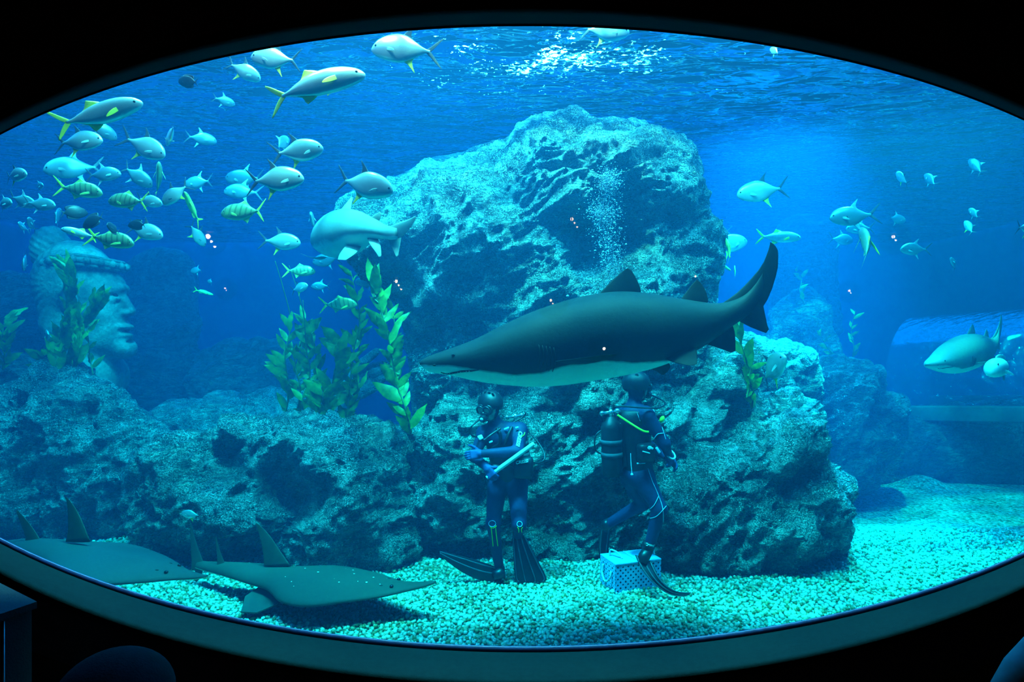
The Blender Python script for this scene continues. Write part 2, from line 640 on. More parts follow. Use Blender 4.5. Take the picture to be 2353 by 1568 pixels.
# ------------------------------------------------------------------ the dark hall and its oval window
HF = 0.72                                                     # hall floor
m_black = simple_mat('black_wall_paint', (0.012, 0.009, 0.012), (0.02, 0.014, 0.018), 14, 0.85, 0.2, bump=0.4, bscale=180, world=True)
m_reveal = simple_mat('teal_grey_frame_paint', (0.0012, 0.011, 0.017), (0.002, 0.014, 0.021), 40, 0.9, 0.04, bump=0.3, bscale=220, world=True)
m_gasket = simple_mat('blue_window_seal', (0.008, 0.02, 0.12), (0.012, 0.03, 0.18), 30, 0.45, 0.5, world=True)
box_obj('floor', (-7, -6, HF - 0.2), (7, 2.6, HF), simple_mat('dark_carpet', (0.006, 0.005, 0.008), None, 30, 0.95, 0.1, bump=0.5, bscale=300, world=True), 'structure')
box_obj('ceiling', (-7, -6, 5.2), (7, 2.6, 5.4), m_black, 'structure')
box_obj('wall_left', (-7.2, -6, HF), (-7, 2.6, 5.2), m_black, 'structure')
box_obj('wall_right', (7, -6, HF), (7.2, 2.6, 5.2), m_black, 'structure')
box_obj('wall_back', (-7, -6.2, HF), (7, -6, 5.2), m_black, 'structure')

NE = 220
th = np.linspace(0, 2 * math.pi, NE, endpoint=False)


def oval(cx, cy, a, b, y):
    """Ring of points at depth y that the photograph shows as an ellipse in pixels."""
    return np.stack([(cx + a * np.cos(th) - 1176.5) / FPX * y, np.full(NE, y), CAM_Z - (cy - b * np.sin(th) - 784) / FPX * y], 1)


def ring_faces(k, close=False):
    F = []
    for i in range(k - 1):
        for j in range(NE):
            F.append((i * NE + j, i * NE + (j + 1) % NE, (i + 1) * NE + (j + 1) % NE, (i + 1) * NE + j))
    return F


# wall around the opening: an oval hole in a big rectangle, 2.72 (room side) to 3.10 (tank side)
out_ring = np.stack([np.clip(9.5 * np.cos(th) * 1.5, -9.5, 9.5), np.full(NE, 2.72), np.clip(2.9 + 4.2 * np.sin(th) * 1.5, -0.4, 7.0)], 1)
wall_in = oval(1210, 795, 1640, 790, 2.72)
wall_tank = oval(1210, 777, 1650, 765, TY0)
out_tank = out_ring.copy(); out_tank[:, 1] = TY0
tag(obj('wall_front', np.concatenate([out_ring, wall_in, wall_tank, out_tank]), ring_faces(4), m_black, smooth=False), kind='structure')
# splayed reveal and its rounded lip
rings = [oval(1210, 795, 1648, 798, 2.70), oval(1210, 795, 1640, 790, 2.675), oval(1210, 795, 1628, 776, 2.67), oval(1210, 795, 1618, 767, 2.69),
         oval(1210, 788, 1608, 752, 2.78), oval(1210, 779, 1600, 727, 2.93), oval(1210, 777, 1597, 722, 2.99), oval(1210, 777, 1600, 724, 3.11), oval(1210, 795, 1640, 790, 3.11)]
tag(obj('trim_1', np.concatenate(rings), ring_faces(len(rings)), m_reveal), kind='structure')
rings = [oval(1210, 777, 1598, 723, 2.985), oval(1210, 774, 1592, 714, 2.985), oval(1210, 773, 1590, 712.5, 3.0), oval(1210, 773, 1590, 712.5, 3.09)]
tag(obj('trim_2', np.concatenate(rings), ring_faces(len(rings)), m_gasket), kind='structure')
# shallow flat band round the frame on the room side
rings = [oval(1210, 795, 1800, 905, 2.718), oval(1210, 795, 1795, 900, 2.69), oval(1210, 795, 1660, 812, 2.685), oval(1210, 795, 1640, 792, 2.70)]
tag(obj('trim_3', np.concatenate(rings), ring_faces(len(rings)), simple_mat('charcoal_band_paint', (0.022, 0.018, 0.03), None, 20, 0.8, 0.2, bump=0.4, bscale=200, world=True)), kind='structure')

# the acrylic pane: clear, with the faint blue of thick plastic
t = NT('clear_acrylic')
ab_ = t.node('ShaderNodeVolumeAbsorption', i_Density=0.6)
ab_.inputs['Color'].default_value = (0.80, 0.93, 1.0, 1)
t.link(ab_.outputs[0], t.out.inputs['Volume'])
t.mat.cycles.homogeneous_volume = True
a0, a1 = oval(1210, 777, 1600, 724, GLASS_Y), oval(1210, 777, 1600, 724, 3.0)
a1[:, 1] = 3.09
F = ring_faces(2) + [tuple(range(NE - 1, -1, -1)), tuple(range(NE, 2 * NE))]
tag(obj('window_1', np.concatenate([a0, a1]), F, t.mat, smooth=False), kind='structure')
# ------------------------------------------------------------------ artificial reef rocks
def rock_material(name, dark, mid, light, speck=0.62, bumpd=0.05):
    t = NT(name)
    v = t.pos(True)
    big = t.noise(v, 1.6, 4, 0.62, 0.4)
    med = t.noise(v, 7.0, 6, 0.70, 0.5)
    fine = t.noise(v, 42.0, 4, 0.75)
    wav = t.node('ShaderNodeTexNoise', i_Scale=2.2, i_Detail=7, i_Roughness=0.66, i_Distortion=1.2)
    mp = t.node('ShaderNodeMapping'); mp.inputs['Rotation'].default_value = (0.4, 0.5, 0.0); mp.inputs['Scale'].default_value = (1.0, 1.0, 3.4)
    t.link(v, mp.inputs['Vector']); t.link(mp.outputs[0], wav.inputs['Vector'])
    crack = t.math('ABSOLUTE', t.math('SUBTRACT', wav.outputs['Fac'], 0.5))
    f = t.math('ADD', t.math('MULTIPLY', big, 0.35), t.math('ADD', t.math('MULTIPLY', med, 0.5), t.math('MULTIPLY', fine, 0.35)))
    col = t.ramp(f, [(0.47, dark), (0.59, mid), (0.72, light)])
    ck = t.ramp(crack, [(0.0, (0.16, 0.18, 0.22)), (0.045, (1, 1, 1))])
    col = t.mix(0.8, col, ck, 'MULTIPLY')
    # pale flecks in patches: the rock's sparkle put into the colour
    fl = t.noise(v, 75.0, 3, 0.8)
    patch = t.noise(v, 3.3, 4, 0.65, 0.8)
    flk = t.math('GREATER_THAN', t.math('ADD', fl, t.math('MULTIPLY', t.math('SUBTRACT', patch, 0.5), 0.40)), speck)
    col = t.mix(t.math('MULTIPLY', flk, 0.9), col, (0.86, 0.88, 0.82))
    h = t.math('ADD', t.math('MULTIPLY', med, 1.0), t.math('MULTIPLY', fine, 0.30))
    h = t.math('ADD', h, t.math('MULTIPLY', t.math('MINIMUM', crack, 0.09), 4.0))
    n = t.bump(h, 1.0, bumpd * 4.5)
    t.principled(col, 0.30, 0.8, 0.0, n)
    return t.mat


m_rock = rock_material('grey_reef_rock', (0.025, 0.03, 0.03), (0.15, 0.16, 0.14), (0.55, 0.55, 0.46), 0.555)
m_rock_pale = rock_material('pale_reef_rock', (0.06, 0.07, 0.06), (0.26, 0.27, 0.23), (0.62, 0.61, 0.50), 0.55)
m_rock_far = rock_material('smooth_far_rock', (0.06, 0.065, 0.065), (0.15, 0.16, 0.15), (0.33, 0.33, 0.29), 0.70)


CAMP_ = (0.0, 0.0, CAM_Z)


def cube_sphere(n):
    u = np.tan(np.linspace(-1, 1, n + 1) * math.pi / 4)
    a, b = np.meshgrid(u, u, indexing='ij')
    one = np.ones_like(a)
    sides = [(a, one, b), (-a, -one, b), (one, -a, b), (-one, a, b), (a, -b, one), (a, b, -one)]
    V, F = [], []
    base = 0
    ii = np.arange((n + 1) ** 2).reshape(n + 1, n + 1)
    qd = np.stack([ii[:-1, :-1], ii[1:, :-1], ii[1:, 1:], ii[:-1, 1:]], -1).reshape(-1, 4)
    for x, y, z in sides:
        p = np.stack([x.ravel(), y.ravel(), z.ravel()], 1)
        V.append(p / np.linalg.norm(p, axis=1)[:, None])
        F.append(qd + base)
        base += len(p)
    V, F = np.concatenate(V), np.concatenate(F)
    key = np.round(V * 1e5).astype(np.int64)
    _, first, inv = np.unique(key, axis=0, return_index=True, return_inverse=True)
    F = inv.reshape(-1)[F]
    V = V[first]
    a, b, c = V[F[:, 0]], V[F[:, 1]], V[F[:, 2]]
    flip = (np.cross(b - a, c - a) * a).sum(1) < 0
    F[flip] = F[flip][:, ::-1]
    return V, F


def vert_normals(V, F):
    n = np.cross(V[F[:, 2]] - V[F[:, 0]], V[F[:, 3]] - V[F[:, 1]])
    N = np.zeros_like(V)
    for k in range(4):
        np.add.at(N, F[:, k], n)
    return N / np.maximum(np.linalg.norm(N, axis=1)[:, None], 1e-9)


def rock(outline, depth, front, back, label, name='reef_rock', cat='rock', n=70, rough=1.0, facet=1.0, material=None, seed=0, boxy=0.62,
         bulges=(), group=None, strata=(0.5, 0.6)):
    """A closed boulder: its outline (pixels of the photograph at the given depth) gets a front and a back bulge, then ledges, facets and cracks."""
    o2 = [((x - 1176.5) / FPX * depth, CAM_Z - (y - 784) / FPX * depth) for x, y in outline]
    o2 = np.array(o2)
    # centre of area
    x, z = o2[:, 0], o2[:, 1]
    x1, z1 = np.roll(x, -1), np.roll(z, -1)
    cr = x * z1 - x1 * z
    A = cr.sum() / 2
    cx, cz = ((x + x1) * cr).sum() / (6 * A), ((z + z1) * cr).sum() / (6 * A)
    # dense outline -> radius over angle
    dense = np.concatenate([np.linspace(o2[i], o2[(i + 1) % len(o2)], 24, endpoint=False) for i in range(len(o2))])
    ang = np.arctan2(dense[:, 1] - cz, dense[:, 0] - cx)
    rad = np.hypot(dense[:, 0] - cx, dense[:, 1] - cz)
    k = 256
    tab = np.zeros(k); cnt = np.zeros(k)
    b = ((ang + math.pi) / (2 * math.pi) * k).astype(int) % k
    np.maximum.at(tab, b, rad)
    known = np.nonzero(tab)[0]
    tab = np.interp(np.arange(k), np.concatenate([known - k, known, known + k]), np.tile(tab[known], 3))
    kern = np.array([1, 2, 3, 2, 1.0]); kern /= kern.sum()
    tab = sum(kern[i] * np.roll(tab, i - 2) for i in range(5))
    D, F = cube_sphere(n)
    th_ = (np.arctan2(D[:, 2], D[:, 0]) + math.pi) / (2 * math.pi) * k
    i0 = np.floor(th_).astype(int) % k
    fr_ = th_ - np.floor(th_)
    R = tab[i0] * (1 - fr_) + tab[(i0 + 1) % k] * fr_
    s = np.hypot(D[:, 0], D[:, 2])
    sh = s ** boxy
    dy = np.sign(D[:, 1]) * np.abs(D[:, 1]) ** boxy * np.where(D[:, 1] < 0, front, back)
    ca, sa = np.where(s > 1e-6, D[:, 0] / np.maximum(s, 1e-6), 0), np.where(s > 1e-6, D[:, 2] / np.maximum(s, 1e-6), 0)
    # keep the outline on its line of sight: shrink towards the camera with depth
    Y = depth + dy
    k3 = Y / depth
    V = np.stack([(cx + R * sh * ca) * k3, Y, CAM_Z + (cz + R * sh * sa - CAM_Z) * k3], 1)
    N = vert_normals(V, F)
    fw = np.clip(-D[:, 1] * 1.6 + 0.35, 0.25, 1.0)                     # calmer towards the rim so the outline holds
    d1, d2, rn = cells(V * 1.15 + fbm(V * 1.1, 2, seed=seed + 3)[:, None] * 0.5, seed)
    disp = facet * 0.34 * (rn - 0.55) * np.clip((d2 - d1) * 3.2, 0, 1)
    Rm = np.array(Matrix.Rotation(strata[0], 3, 'Y') @ Matrix.Rotation(strata[1], 3, 'X'))
    W = (V @ Rm.T) * np.array([0.75, 0.75, 2.3])
    led = ridged(W + 0.35 * fbm(V * 1.7, 2, seed=seed + 9)[:, None], 5, 0.55, seed + 1)
    disp = disp + 0.115 * rough * (led - 1.1)
    disp = disp + 0.11 * rough * fbm(V * 1.3, 3, seed=seed + 21)
    d1, d2, rn = cells(V * 4.2 + 0.4 * fbm(V * 3, 2, seed=seed + 4)[:, None], seed + 5)
    disp = disp + 0.085 * rough * (rn - 0.5) * np.clip((d2 - d1) * 4, 0, 1)
    disp = disp + 0.034 * rough * ridged(V * 6.5, 3, 0.55, seed + 2)
    V = V + N * (disp * fw)[:, None]
    for bx, by, br, amt in bulges:                                     # extra swelling (or hollow) around a pixel, towards the viewer
        c = P(bx, by, depth)
        rr = br / FPX * depth
        g = np.exp(-(((V[:, 0] / V[:, 1] * depth - c.x) ** 2 + (((V[:, 2] - CAM_Z) / V[:, 1] * depth + CAM_Z) - c.z) ** 2) / (rr * rr))) * (D[:, 1] < 0.2)
        V = np.array(CAMP_) + (V - np.array(CAMP_)) * (1 - g * amt / V[:, 1])[:, None]
    o = obj(name, V, F, material or m_rock)
    return tag(o, label, cat, group)


rock([(1290, 288), (1400, 282), (1500, 298), (1556, 328), (1588, 362), (1600, 430), (1600, 490), (1634, 522), (1643, 570), (1618, 625), (1640, 760), (1660, 900), (1640, 1120), (1560, 1300),
      (1300, 1345), (1050, 1345), (945, 1300), (940, 1100), (958, 950), (944, 800), (926, 690), (868, 655), (818, 596), (772, 530), (784, 478), (835, 452), (908, 420), (1000, 376), (1100, 342), (1180, 326), (1215, 314)],
     8.1, 1.15, 1.3, 'towering grey reef rock rising to the water surface behind the big dark shark', n=230, rough=1.25, seed=1, facet=1.15,
     bulges=[(1430, 330, 170, 0.62), (1240, 300, 60, 0.2), (1010, 520, 120, 0.22), (1230, 620, 160, -0.12), (1350, 540, 50, -0.25), (1440, 500, 90, -0.22), (1150, 560, 60, 0.15), (1500, 640, 110, 0.20), (900, 640, 60, -0.5), (1120, 900, 260, -0.30), (1210, 1060, 140, -0.22), (1390, 1200, 110, -0.25)])
rock([(350, 1062), (408, 1033), (481, 1006), (530, 978), (612, 966), (673, 970), (796, 978), (877, 968), (940, 994), (957, 1080), (948, 1200), (962, 1310), (850, 1345), (700, 1345), (540, 1325), (420, 1295), (325, 1262), (302, 1180), (308, 1100)],
     7.75, 0.95, 1.1, 'low craggy reef rock under the kelp clump, left of the standing divers', n=140, rough=1.35, seed=7, facet=1.25,
     bulges=[(640, 1090, 60, -0.3), (660, 1165, 55, -0.35), (520, 1065, 40, -0.3), (780, 1080, 110, 0.2), (850, 1220, 80, 0.15)])
rock([(1543, 1097), (1619, 1056), (1690, 1010), (1750, 973), (1836, 963), (1874, 1000), (1887, 1056), (1914, 1072), (1932, 1105), (1935, 1160), (1950, 1215), (1945, 1262), (1856, 1298), (1777, 1314), (1698, 1326), (1590, 1340), (1532, 1325), (1522, 1200)],
     7.35, 0.75, 0.8, 'big veined boulder resting on the gravel right of the blue crate', n=110, rough=1.2, seed=13, facet=0.9, strata=(0.9, 0.2))
rock([(1480, 930), (1530, 880), (1560, 850), (1620, 818), (1700, 788), (1722, 810), (1706, 900), (1724, 960), (1742, 1012), (1660, 1080), (1540, 1130), (1470, 1080)],
     7.9, 0.75, 0.8, 'pitted pale boulder just below the tail of the big dark shark', n=90, rough=1.1, seed=17, material=m_rock_pale)
rock([(1694, 792), (1720, 780), (1777, 801), (1862, 815), (1878, 860), (1872, 925), (1800, 975), (1720, 960), (1684, 880)],
     8.7, 0.6, 0.7, 'flat-topped pale boulder behind the fish with the trailing fin on the right', n=70, rough=0.9, seed=23, material=m_rock_pale)
rock([(1718, 990), (1743, 937), (1816, 906), (1856, 918), (1888, 957), (1874, 1010), (1800, 1040), (1726, 1040)],
     7.95, 0.5, 0.5, 'rounded crusty boulder sitting on top of the big veined boulder', n=60, rough=0.9, seed=29, material=m_rock_pale)
rock([(1870, 880), (1894, 830), (1921, 819), (2014, 849), (2024, 900), (2074, 925), (2082, 1000), (2010, 1120), (1935, 1160), (1888, 1080), (1876, 960)],
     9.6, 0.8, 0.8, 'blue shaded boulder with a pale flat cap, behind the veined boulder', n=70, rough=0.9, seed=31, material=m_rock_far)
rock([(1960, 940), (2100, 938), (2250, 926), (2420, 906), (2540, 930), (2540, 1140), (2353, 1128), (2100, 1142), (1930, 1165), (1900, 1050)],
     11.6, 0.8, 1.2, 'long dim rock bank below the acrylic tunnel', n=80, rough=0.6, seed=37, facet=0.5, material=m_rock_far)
rock([(-80, 950), (0, 915), (60, 885), (118, 857), (180, 848), (260, 898), (337, 953), (388, 998), (394, 1034), (352, 1100), (318, 1180), (306, 1252), (150, 1246), (-80, 1225)],
     8.5, 0.8, 0.9, 'broad mossy mound of rock at the left, in front of the stone head', n=110, rough=1.1, seed=41)
rock([(-60, 815), (60, 820), (97, 838), (92, 890), (20, 920), (-60, 940)],
     9.2, 0.5, 0.5, 'dark rock slab at the left edge behind the mossy mound', n=50, rough=0.7, seed=43, material=m_rock_far)
rock([(-60, 640), (30, 628), (98, 638), (104, 690), (100, 1140), (-60, 1140)],
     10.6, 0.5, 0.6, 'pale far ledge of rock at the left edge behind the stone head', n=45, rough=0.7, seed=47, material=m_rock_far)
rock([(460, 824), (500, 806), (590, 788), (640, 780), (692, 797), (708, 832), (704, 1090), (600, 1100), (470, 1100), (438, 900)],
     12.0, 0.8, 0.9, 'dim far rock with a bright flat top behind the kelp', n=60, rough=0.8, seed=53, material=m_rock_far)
rock([(330, 985), (400, 940), (480, 920), (560, 916), (600, 903), (642, 908), (690, 960), (640, 1040), (500, 1050), (370, 1040)],
     10.4, 0.6, 0.8, 'low bright ridge between the mossy mound and the kelp clump', n=60, rough=0.7, seed=59, material=m_rock_pale)
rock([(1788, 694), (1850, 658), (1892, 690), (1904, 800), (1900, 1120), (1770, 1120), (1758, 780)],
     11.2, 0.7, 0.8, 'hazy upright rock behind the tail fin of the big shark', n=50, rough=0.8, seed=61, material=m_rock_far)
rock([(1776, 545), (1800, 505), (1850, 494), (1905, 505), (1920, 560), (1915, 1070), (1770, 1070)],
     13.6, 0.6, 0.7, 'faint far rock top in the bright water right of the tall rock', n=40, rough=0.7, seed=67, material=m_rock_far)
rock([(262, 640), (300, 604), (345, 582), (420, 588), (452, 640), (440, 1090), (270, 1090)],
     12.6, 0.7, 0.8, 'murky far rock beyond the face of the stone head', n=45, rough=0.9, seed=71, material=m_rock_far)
# a sandy shelf that catches light between the mound and the craggy rock
rock([(372, 1034), (384, 1000), (410, 988), (450, 996), (490, 1008), (480, 1060), (400, 1070)],
     9.3, 0.35, 0.4, 'small bright sandy shelf beside the mossy mound', 'sand_shelf', 'sand', n=40, rough=0.15, seed=73, facet=0.1, material=m_bed)
# ------------------------------------------------------------------ kelp
t = NT('kelp_leaf')
v = t.pos(True)
col = t.ramp(t.noise(v, 9.0, 4, 0.6), [(0.3, (0.05, 0.13, 0.008)), (0.52, (0.11, 0.25, 0.015)), (0.72, (0.24, 0.40, 0.03))])
p_ = t.node('ShaderNodeBsdfPrincipled', i_Roughness=0.5); t.link(col, p_.inputs['Base Color'])
tl = t.node('ShaderNodeBsdfTranslucent'); t.link(col, tl.inputs['Color'])
ms = t.node('ShaderNodeMixShader', i_0=0.45); t.link(p_.outputs[0], ms.inputs[1]); t.link(tl.outputs[0], ms.inputs[2]); t.link(ms.outputs[0], t.out.inputs['Surface'])
m_leaf = t.mat
m_stem = simple_mat('kelp_stem', (0.02, 0.06, 0.012), (0.04, 0.10, 0.02), 14, 0.6, 0.3, world=True)


def kelp(label, stem_px, d, leaves, size, seed, low=0.0, high=1.0, spread=1.0, curl=0.25, group=None, wide=0.30, upright=0.75):
    """A kelp plant: a wavy stem through pixels at depth d, carrying pointed leaves (size in metres)."""
    rn = random.Random(seed)
    c = catmull(np.array([tuple(P(x, y, d + 0.06 * math.sin(i * 2.1 + seed))) for i, (x, y) in enumerate(stem_px)]), 40)
    root = empty('kelp_plant', c[0])
    tag(root, label, 'kelp', group)
    m = MB(); m.tube([Vector(p) for p in c], np.linspace(.010, .004, 40), 6)
    adopt(m.build('stem', m_stem), root)
    V, F = [], []
    for k in range(leaves):
        u = low + (high - low) * (k + rn.random() * .8) / leaves
        i = min(int(u * 39), 38)
        b = Vector(c[i]); up = Vector(c[i + 1] - c[i]).normalized()
        a = rn.uniform(0, 6.283)
        out = Vector((math.cos(a), math.sin(a) * .6, 0))
        dr = (up * upright + out * spread * rn.uniform(.4, 1.0)).normalized()
        nrm = dr.cross(Vector((rn.uniform(-.6, .6), 1, rn.uniform(-.3, .3))).cross(dr)).normalized()
        side = dr.cross(nrm).normalized()
        L = size * rn.uniform(.8, 1.6); W = L * wide * rn.uniform(.8, 1.2)
        bend = curl * rn.uniform(-1, 1)
        o = len(V); n = 9
        for j in range(n):
            s = j / (n - 1)
            w = W * (math.sin(math.pi * min(1, s * 1.02 + .02) ** .8) ** .85 + .02) * (1 if j < n - 1 else .05)
            p = b + dr * L * s + nrm * L * bend * s * s + Vector((0, 0, -L * .12 * s * s))
            rip = .10 * W * math.sin(s * 14 + k)
            V += [p + side * w * .5 + nrm * (.14 * w + rip), p, p - side * w * .5 + nrm * (.14 * w - rip)]
        for j in range(n - 1):
            q = o + j * 3
            F += [(q, q + 1, q + 4, q + 3), (q + 1, q + 2, q + 5, q + 4)]
    adopt(obj('leaves', V, F, m_leaf), root)
    return root


KG = 'kelp clump on the craggy rock'
kelp('tall thin kelp at the left end of the clump on the craggy rock', [(652, 972), (664, 900), (655, 820), (668, 740), (650, 660), (632, 600)], 7.55, 22, .20, 1, 0, .62, group=KG)
kelp('kelp with a bare twisting stem, second from the left in the clump', [(676, 972), (690, 900), (678, 830), (700, 760), (690, 690), (664, 610)], 7.6, 26, .18, 2, 0, .7, group=KG)
kelp('dark-leaved kelp in the left half of the clump', [(700, 974), (696, 915), (712, 860), (704, 800), (700, 740), (696, 690)], 7.5, 24, .21, 3, .02, .75, group=KG)
kelp('thin branching kelp stem with small leaves in the middle of the clump', [(728, 972), (724, 915), (732, 860), (722, 800), (712, 750)], 7.55, 20, .15, 4, 0, 1, group=KG)
kelp('broad bright-leaved kelp in the middle of the clump', [(752, 974), (760, 930), (764, 880), (776, 830), (782, 790)], 7.35, 22, .24, 5, .05, 1, wide=.34, group=KG)
kelp('short leafy kelp rising from the front edge of the clump', [(742, 976), (738, 945), (742, 915), (736, 890)], 7.3, 16, .20, 6, 0, 1, wide=.34, group=KG)
kelp('slender kelp with leaves at its top, in front of the stone hand', [(792, 976), (800, 930), (806, 870), (812, 810), (826, 740), (818, 680), (806, 622)], 7.4, 26, .19, 7, .0, 1, group=KG)
kelp('kelp with bending stem just right of the stone hand', [(812, 976), (810, 940), (822, 890), (818, 840), (826, 790), (834, 735)], 7.55, 24, .18, 8, 0, 1, group=KG)
kelp('tall kelp with big drooping leaves beside the tall rock', [(944, 1000), (932, 940), (914, 890), (902, 830), (888, 760), (872, 700), (852, 645)], 7.0, 34, .25, 9, .0, 1, wide=.30, upright=.9, group=KG)
kelp('kelp with pale small leaves in the shadow of the rock overhang', [(930, 985), (920, 920), (908, 860), (900, 800), (906, 740), (890, 675)], 7.2, 22, .17, 10, .1, 1, group=KG)
HG = 'kelp growing before the stone head'
kelp('tallest kelp, dense with olive leaves, in front of the ear of the stone head', [(152, 850), (150, 800), (160, 750), (164, 700), (160, 650), (150, 608)], 8.0, 44, .26, 21, 0, .96, spread=.65, wide=.30, upright=1.0, group=HG)
kelp('leafy kelp leaning right across the cheek of the stone head', [(166, 850), (176, 800), (186, 755), (204, 720), (226, 684)], 7.95, 32, .24, 22, 0, 1, spread=.6, upright=1.0, group=HG)
kelp('short kelp at the neck of the stone head', [(132, 852), (128, 815), (136, 780), (146, 745)], 7.9, 24, .24, 23, 0, 1, spread=.7, wide=.32, upright=1.0, group=HG)
kelp('small kelp tuft at the foot of the stone head, leaning left', [(112, 856), (104, 836), (100, 812)], 7.9, 10, .18, 24, 0, 1, group=HG)
kelp('single strand of kelp under the jaw of the stone head', [(214, 862), (206, 815), (202, 770), (198, 745)], 8.05, 9, .18, 25, .1, 1, group=HG)
kelp('kelp at the left edge of the window beside the dark slab', [(6, 850), (10, 810), (6, 770), (12, 730)], 8.0, 18, .20, 26, 0, 1, spread=.8, group=HG)
RG = 'kelp among the rocks at the right'
kelp('yellow-green kelp on the rocks under the tail of the big shark', [(1716, 915), (1722, 870), (1712, 820), (1700, 780), (1690, 745)], 7.0, 14, .22, 31, .05, 1, spread=.6, group=RG)
kelp('small yellowish kelp beside the fish with the trailing fin', [(1728, 940), (1730, 905), (1722, 870), (1728, 830)], 7.05, 10, .18, 32, 0, 1, group=RG)
kelp('hazy kelp strand behind the flat-capped boulder, leaning left', [(1948, 860), (1930, 830), (1902, 800), (1880, 762)], 9.9, 12, .13, 33, .1, 1, group=RG)
kelp('hazy kelp strand behind the flat-capped boulder, upright', [(1952, 850), (1962, 800), (1956, 760), (1966, 715)], 10.0, 10, .13, 34, .1, 1, group=RG)
kelp('small kelp drifting by the hazy upright rock', [(1848, 700), (1838, 670), (1842, 640), (1830, 622)], 10.5, 8, .13, 35, .1, 1, group=RG)
# ------------------------------------------------------------------ sunken stone head, stone hand
t = NT('weathered_statue_stone')
v = t.pos(True)
n1 = t.noise(v, 3.0, 5, 0.6); n2 = t.noise(v, 26.0, 4, 0.65)
col = t.ramp(t.math('ADD', t.math('MULTIPLY', n1, .7), t.math('MULTIPLY', n2, .3)), [(0.34, (0.05, 0.06, 0.05)), (0.52, (0.14, 0.15, 0.12)), (0.7, (0.30, 0.30, 0.24))])
t.principled(col, 0.6, 0.3, 0.0, t.bump(n2, 0.5, 0.02))
m_statue = t.mat


def px_sdf(build, lo, hi, step, depth, name, material, parent, lat=None):
    """Solid modelled in pixels (u right, v down, w towards the viewer) of the photograph at a depth, turned into metres."""
    U, Vv, W = grid_points(lo, hi, step)
    val = build(U, Vv, W)
    V, F = surface_nets(val, lo, step)
    k = depth / FPX
    y = depth - V[:, 2] * k
    s = y / depth * 0 + 1
    X = np.stack([(V[:, 0] - 1176.5) * k * s, y, CAM_Z - (V[:, 1] - 784) * k * s], 1)
    return adopt(obj(name, X, F[:, ::-1], material), parent)


E, C = sd_ellipsoid, sd_cone
DH = 9.1


def head_shape(U, V, W):
    v = E(U, V, W, (186, 655, 0), (82, 90, 74))
    v = smin(v, E(U, V, W, (232, 735, 0), (58, 84, 56)), 22)                      # face
    v = smin(v, E(U, V, W, (252, 668, 0), (30, 40, 50)), 14)                      # forehead
    for q in (1, -1):
        v = smin(v, C(U, V, W, (206, 772, q * 40), (284, 800, q * 10), 30, 22), 16)   # jaw
        v = smin(v, E(U, V, W, (248, 728, q * 36), (24, 22, 20)), 16)               # cheekbones
        v = smin(v, C(U, V, W, (284, 663, q * 8), (262, 668, q * 36), 9, 9), 7)     # brow ridge
        v = smin(v, E(U, V, W, (252, 770, q * 32), (28, 30, 20)), 14)               # cheek
    v = smin(v, E(U, V, W, (288, 803, 0), (22, 19, 24)), 10)                      # chin
    v = smin(v, C(U, V, W, (281, 678, 0), (302, 716, 0), 8, 10), 7)               # nose
    for q in (1, -1):
        v = smin(v, E(U, V, W, (291, 720, q * 9), (12, 8, 9)), 4)                   # wings of the nose
        v = np.maximum(v, -E(U, V, W, (276, 689, q * 26), (17, 12, 17)))            # eye sockets
        v = smin(v, E(U, V, W, (266, 692, q * 25), (14, 13, 13)), 2)                # eyeballs
        v = smin(v, C(U, V, W, (282, 688, q * 16), (266, 685, q * 38), 4.5, 4), 2)  # upper lids
        v = np.maximum(v, -E(U, V, W, (300, 727, q * 7), (5, 3.5, 4)))              # nostrils
    v = smin(v, E(U, V, W, (284, 752, 0), (21, 9, 26)), 6)                        # lips
    v = smin(v, E(U, V, W, (284, 772, 0), (19, 9, 24)), 6)
    v = np.maximum(v, -E(U, V, W, (304, 762, 0), (18, 2.8, 28)))
    v = np.maximum(v, -E(U, V, W, (304, 786, 0), (10, 4, 20)))
    v = smin(v, C(U, V, W, (206, 800, 0), (206, 930, 0), 54, 62), 18)             # neck
    v = smin(v, C(U, V, W, (196, 868, -60), (196, 900, 70), 60, 70), 30)          # shoulders
    return v


def hair_shape(U, V, W):
    v = E(U, V, W, (172, 652, 0), (86, 98, 82))
    cut = np.maximum((U - 214) * .86 + (V - 640) * .52, -9e3)
    v = np.maximum(v, cut)
    v = smin(v, E(U, V, W, (150, 735, 0), (46, 70, 62)), 20)
    a = np.arctan2(V - 655, U - 190)
    v = v + 0.8 * np.sin(a * 26 + W * .10)
    return v


def bun_shape(U, V, W):
    v = smin(E(U, V, W, (118, 572, 0), (40, 52, 46)), C(U, V, W, (118, 590, 0), (158, 610, 0), 36, 34), 12)
    return v + 1.0 * np.sin((V - U * .6) * .42)


root = empty('stone_head_statue', P(200, 850, DH))
tag(root, 'giant sunken stone head in profile facing right, with hair bun and headband', 'statue')
px_sdf(head_shape, (60, 540, -150), (330, 960, 160), 3.2, DH, 'head', m_statue, root)
px_sdf(hair_shape, (60, 530, -100), (280, 830, 100), 3.2, DH, 'hair', m_statue, root)
px_sdf(bun_shape, (66, 508, -60), (210, 660, 60), 3.2, DH, 'hair_bun', m_statue, root)


def pw(u, v, w, d=DH):
    p = P(u, v, d); p.y = d - w * d / FPX
    return p


